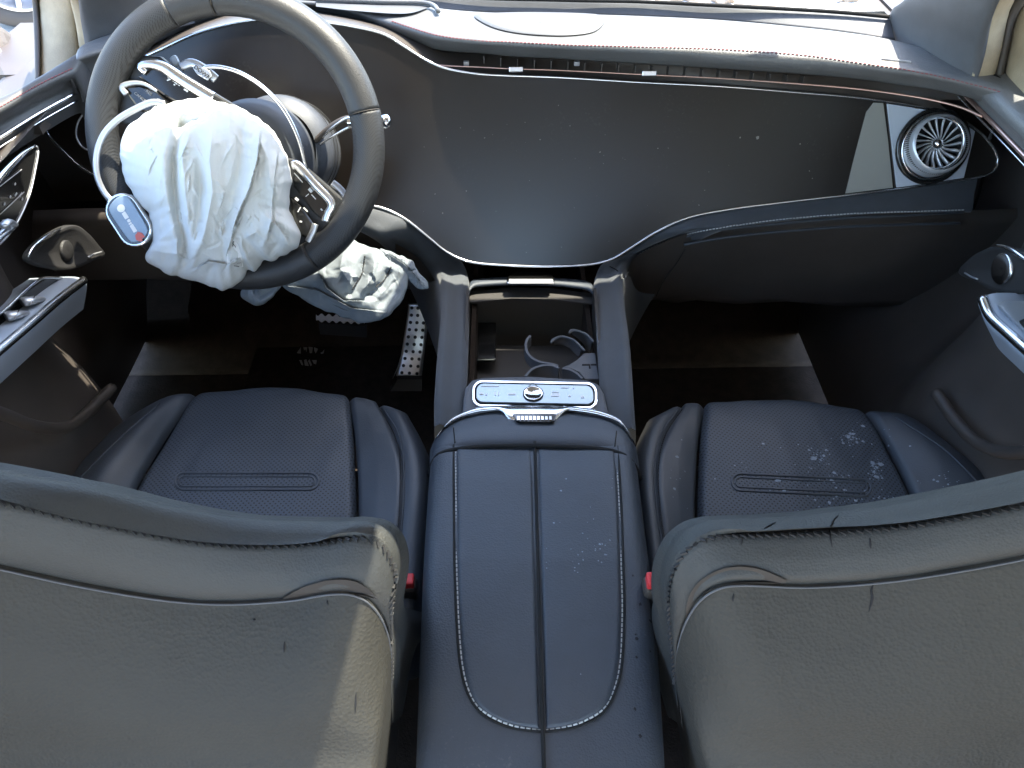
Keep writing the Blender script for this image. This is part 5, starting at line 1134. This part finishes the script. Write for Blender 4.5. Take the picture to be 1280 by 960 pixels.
# roof; glazed slot added in it to let a strip of sun onto the driver seat
rf = thing('car_roof', 'grey headlining and roof over the front seats', 'roof', (0, .2, 1.16))
head = mat('headlining', (.38, .38, .37), .9, bump=.3, bscale=600, var=.05)
OX0, OX1, OY0, OY1 = .10, .183, .15, .53
for n_, lo, hi in (('roof_panel', (-.72, -1.2, 1.16), (OX0, 1.03, 1.19)), ('roof_panel', (OX1, -1.2, 1.16), (.76, 1.03, 1.19)), ('roof_panel', (OX0+.001, OY1, 1.161), (OX1-.001, 1.03, 1.189)), ('roof_panel', (OX0+.001, -1.2, 1.161), (OX1-.001, OY0, 1.189))):
    box(n_, lo, hi, head, rf)
box('sun_slot_glass', (OX0, OY0, 1.192), (OX1, OY1, 1.196), wglass, rf)
mi = thing('shade_mirror', 'rear view mirror added under the roof edge to shade the console', 'mirror', (.02, .98, 1.05))  # mirror block added above the view to shade the centre
box('mirror_body', (-.10, .96, 1.05), (.14, .99, 1.11), plastic_b, mi, bevel=.012)
box('mirror_stalk', (.005, .97, 1.11), (.035, 1.0, 1.16), plastic, mi, bevel=.004)
vi = tag(slab('shade_visor', [(.06, 1.008, 1.158), (.47, 1.008, 1.158), (.47, 1.132, .946), (.06, 1.132, .946)], .016, head, None, dirn=(0, -.86, -.5), bevel=.006), 'pale grey visor added out of view to shade the console and screen', 'sun visor')  # unseen visor, added so the console legs stay out of the sun
box('roof_shade_box', (-.22, .93, 1.055), (.055, 1.026, 1.159), head, rf, bevel=.01)  # box added under the roof, keeps sun off the driver cushion
# curtain added out of view over the right front window to block the sun
ca = thing('curtain_shade', 'white curtain added over the right front window to keep sun off the seat', 'airbag', (.60, .3, .7))
def cfn(G):
    N = normals(G)
    for i in range(G.shape[0]):
        for j in range(G.shape[1]):
            p = G[i, j]; G[i, j, 0] += .012*math.sin(p[1]*22)+.008*noise.noise(Vector(p)*12)
    return G
sheet('shade_sheet', [[(.60, -.3, 1.155), (.60, 1.0, 1.155)], [(.585, -.3, 1.05), (.585, 1.0, 1.05)], [(.605, -.3, .86), (.60, .95, .86)], [(.635, -.3, .702), (.635, .90, .702)]], 90, 30, fabric, ca, fn=cfn, solid=.01)

# parked car outside, seen through the left window
pc = thing('parked_car', 'parked car outside with silver spoked wheel, seen through the left window', 'car', (-3.1, 4.8, gz))
wc = pt(27, -14, D=4.4); wc.z = max(wc.z, gz+.31); wr_ = .32
wc = Vector((wc.x, wc.y, gz+wr_)); axw = (Vector((CAMP.x, CAMP.y, gz+.6))-wc).normalized()
tyre = lathe('wheel', wc, axw, [(wr_*.72, .09), (wr_*.80, .105), (wr_*.93, .10), (wr_, .07), (wr_, -.08), (wr_*.8, -.1)], rubber, pc, seg=48)
lathe('wheel_rim', wc, axw, [(wr_*.73, .085), (wr_*.70, .10), (wr_*.67, .09), (wr_*.64, .02), (wr_*.1, .015)], silver, tyre)
uu = axw.orthogonal().normalized(); vv = axw.cross(uu)
for i in range(10):
    a = 2*math.pi*i/10; d = uu*math.cos(a)+vv*math.sin(a); tg = axw.cross(d)
    v, f = boxg(wc+d*wr_*.38+axw*.06, d*wr_*.32, tg*.014, axw*.02); obj('wheel_spoke', v, f, silver, tyre, smooth=False, bevel=.004)
lathe('wheel_hub', wc, axw, [(wr_*.14, .03), (wr_*.13, .08), (.001, .085)], silver, tyre)
sd = Vector((-axw.y, axw.x, 0)).normalized(); bk = Vector((-axw.x, -axw.y, 0)).normalized()
pr = [(-.6, .25), (-.58, .55), (-.4, .80), (.6, .92), (1.3, 1.35), (2.6, 1.40), (3.5, .95), (3.6, .3), (.42, .22), (.38, .48), (.22, .64), (0, .70), (-.22, .64), (-.38, .48), (-.42, .22)]
P3 = [Vector((wc.x, wc.y, gz))+sd*a+Vector((0, 0, b))+bk*.04 for a, b in pr]
slab('car_body', P3, 1.6, paint, pc, dirn=tuple(-bk), bevel=.03)
print('tris', sum(len(o.data.polygons) for o in C.objects if o.type == 'MESH')*2)
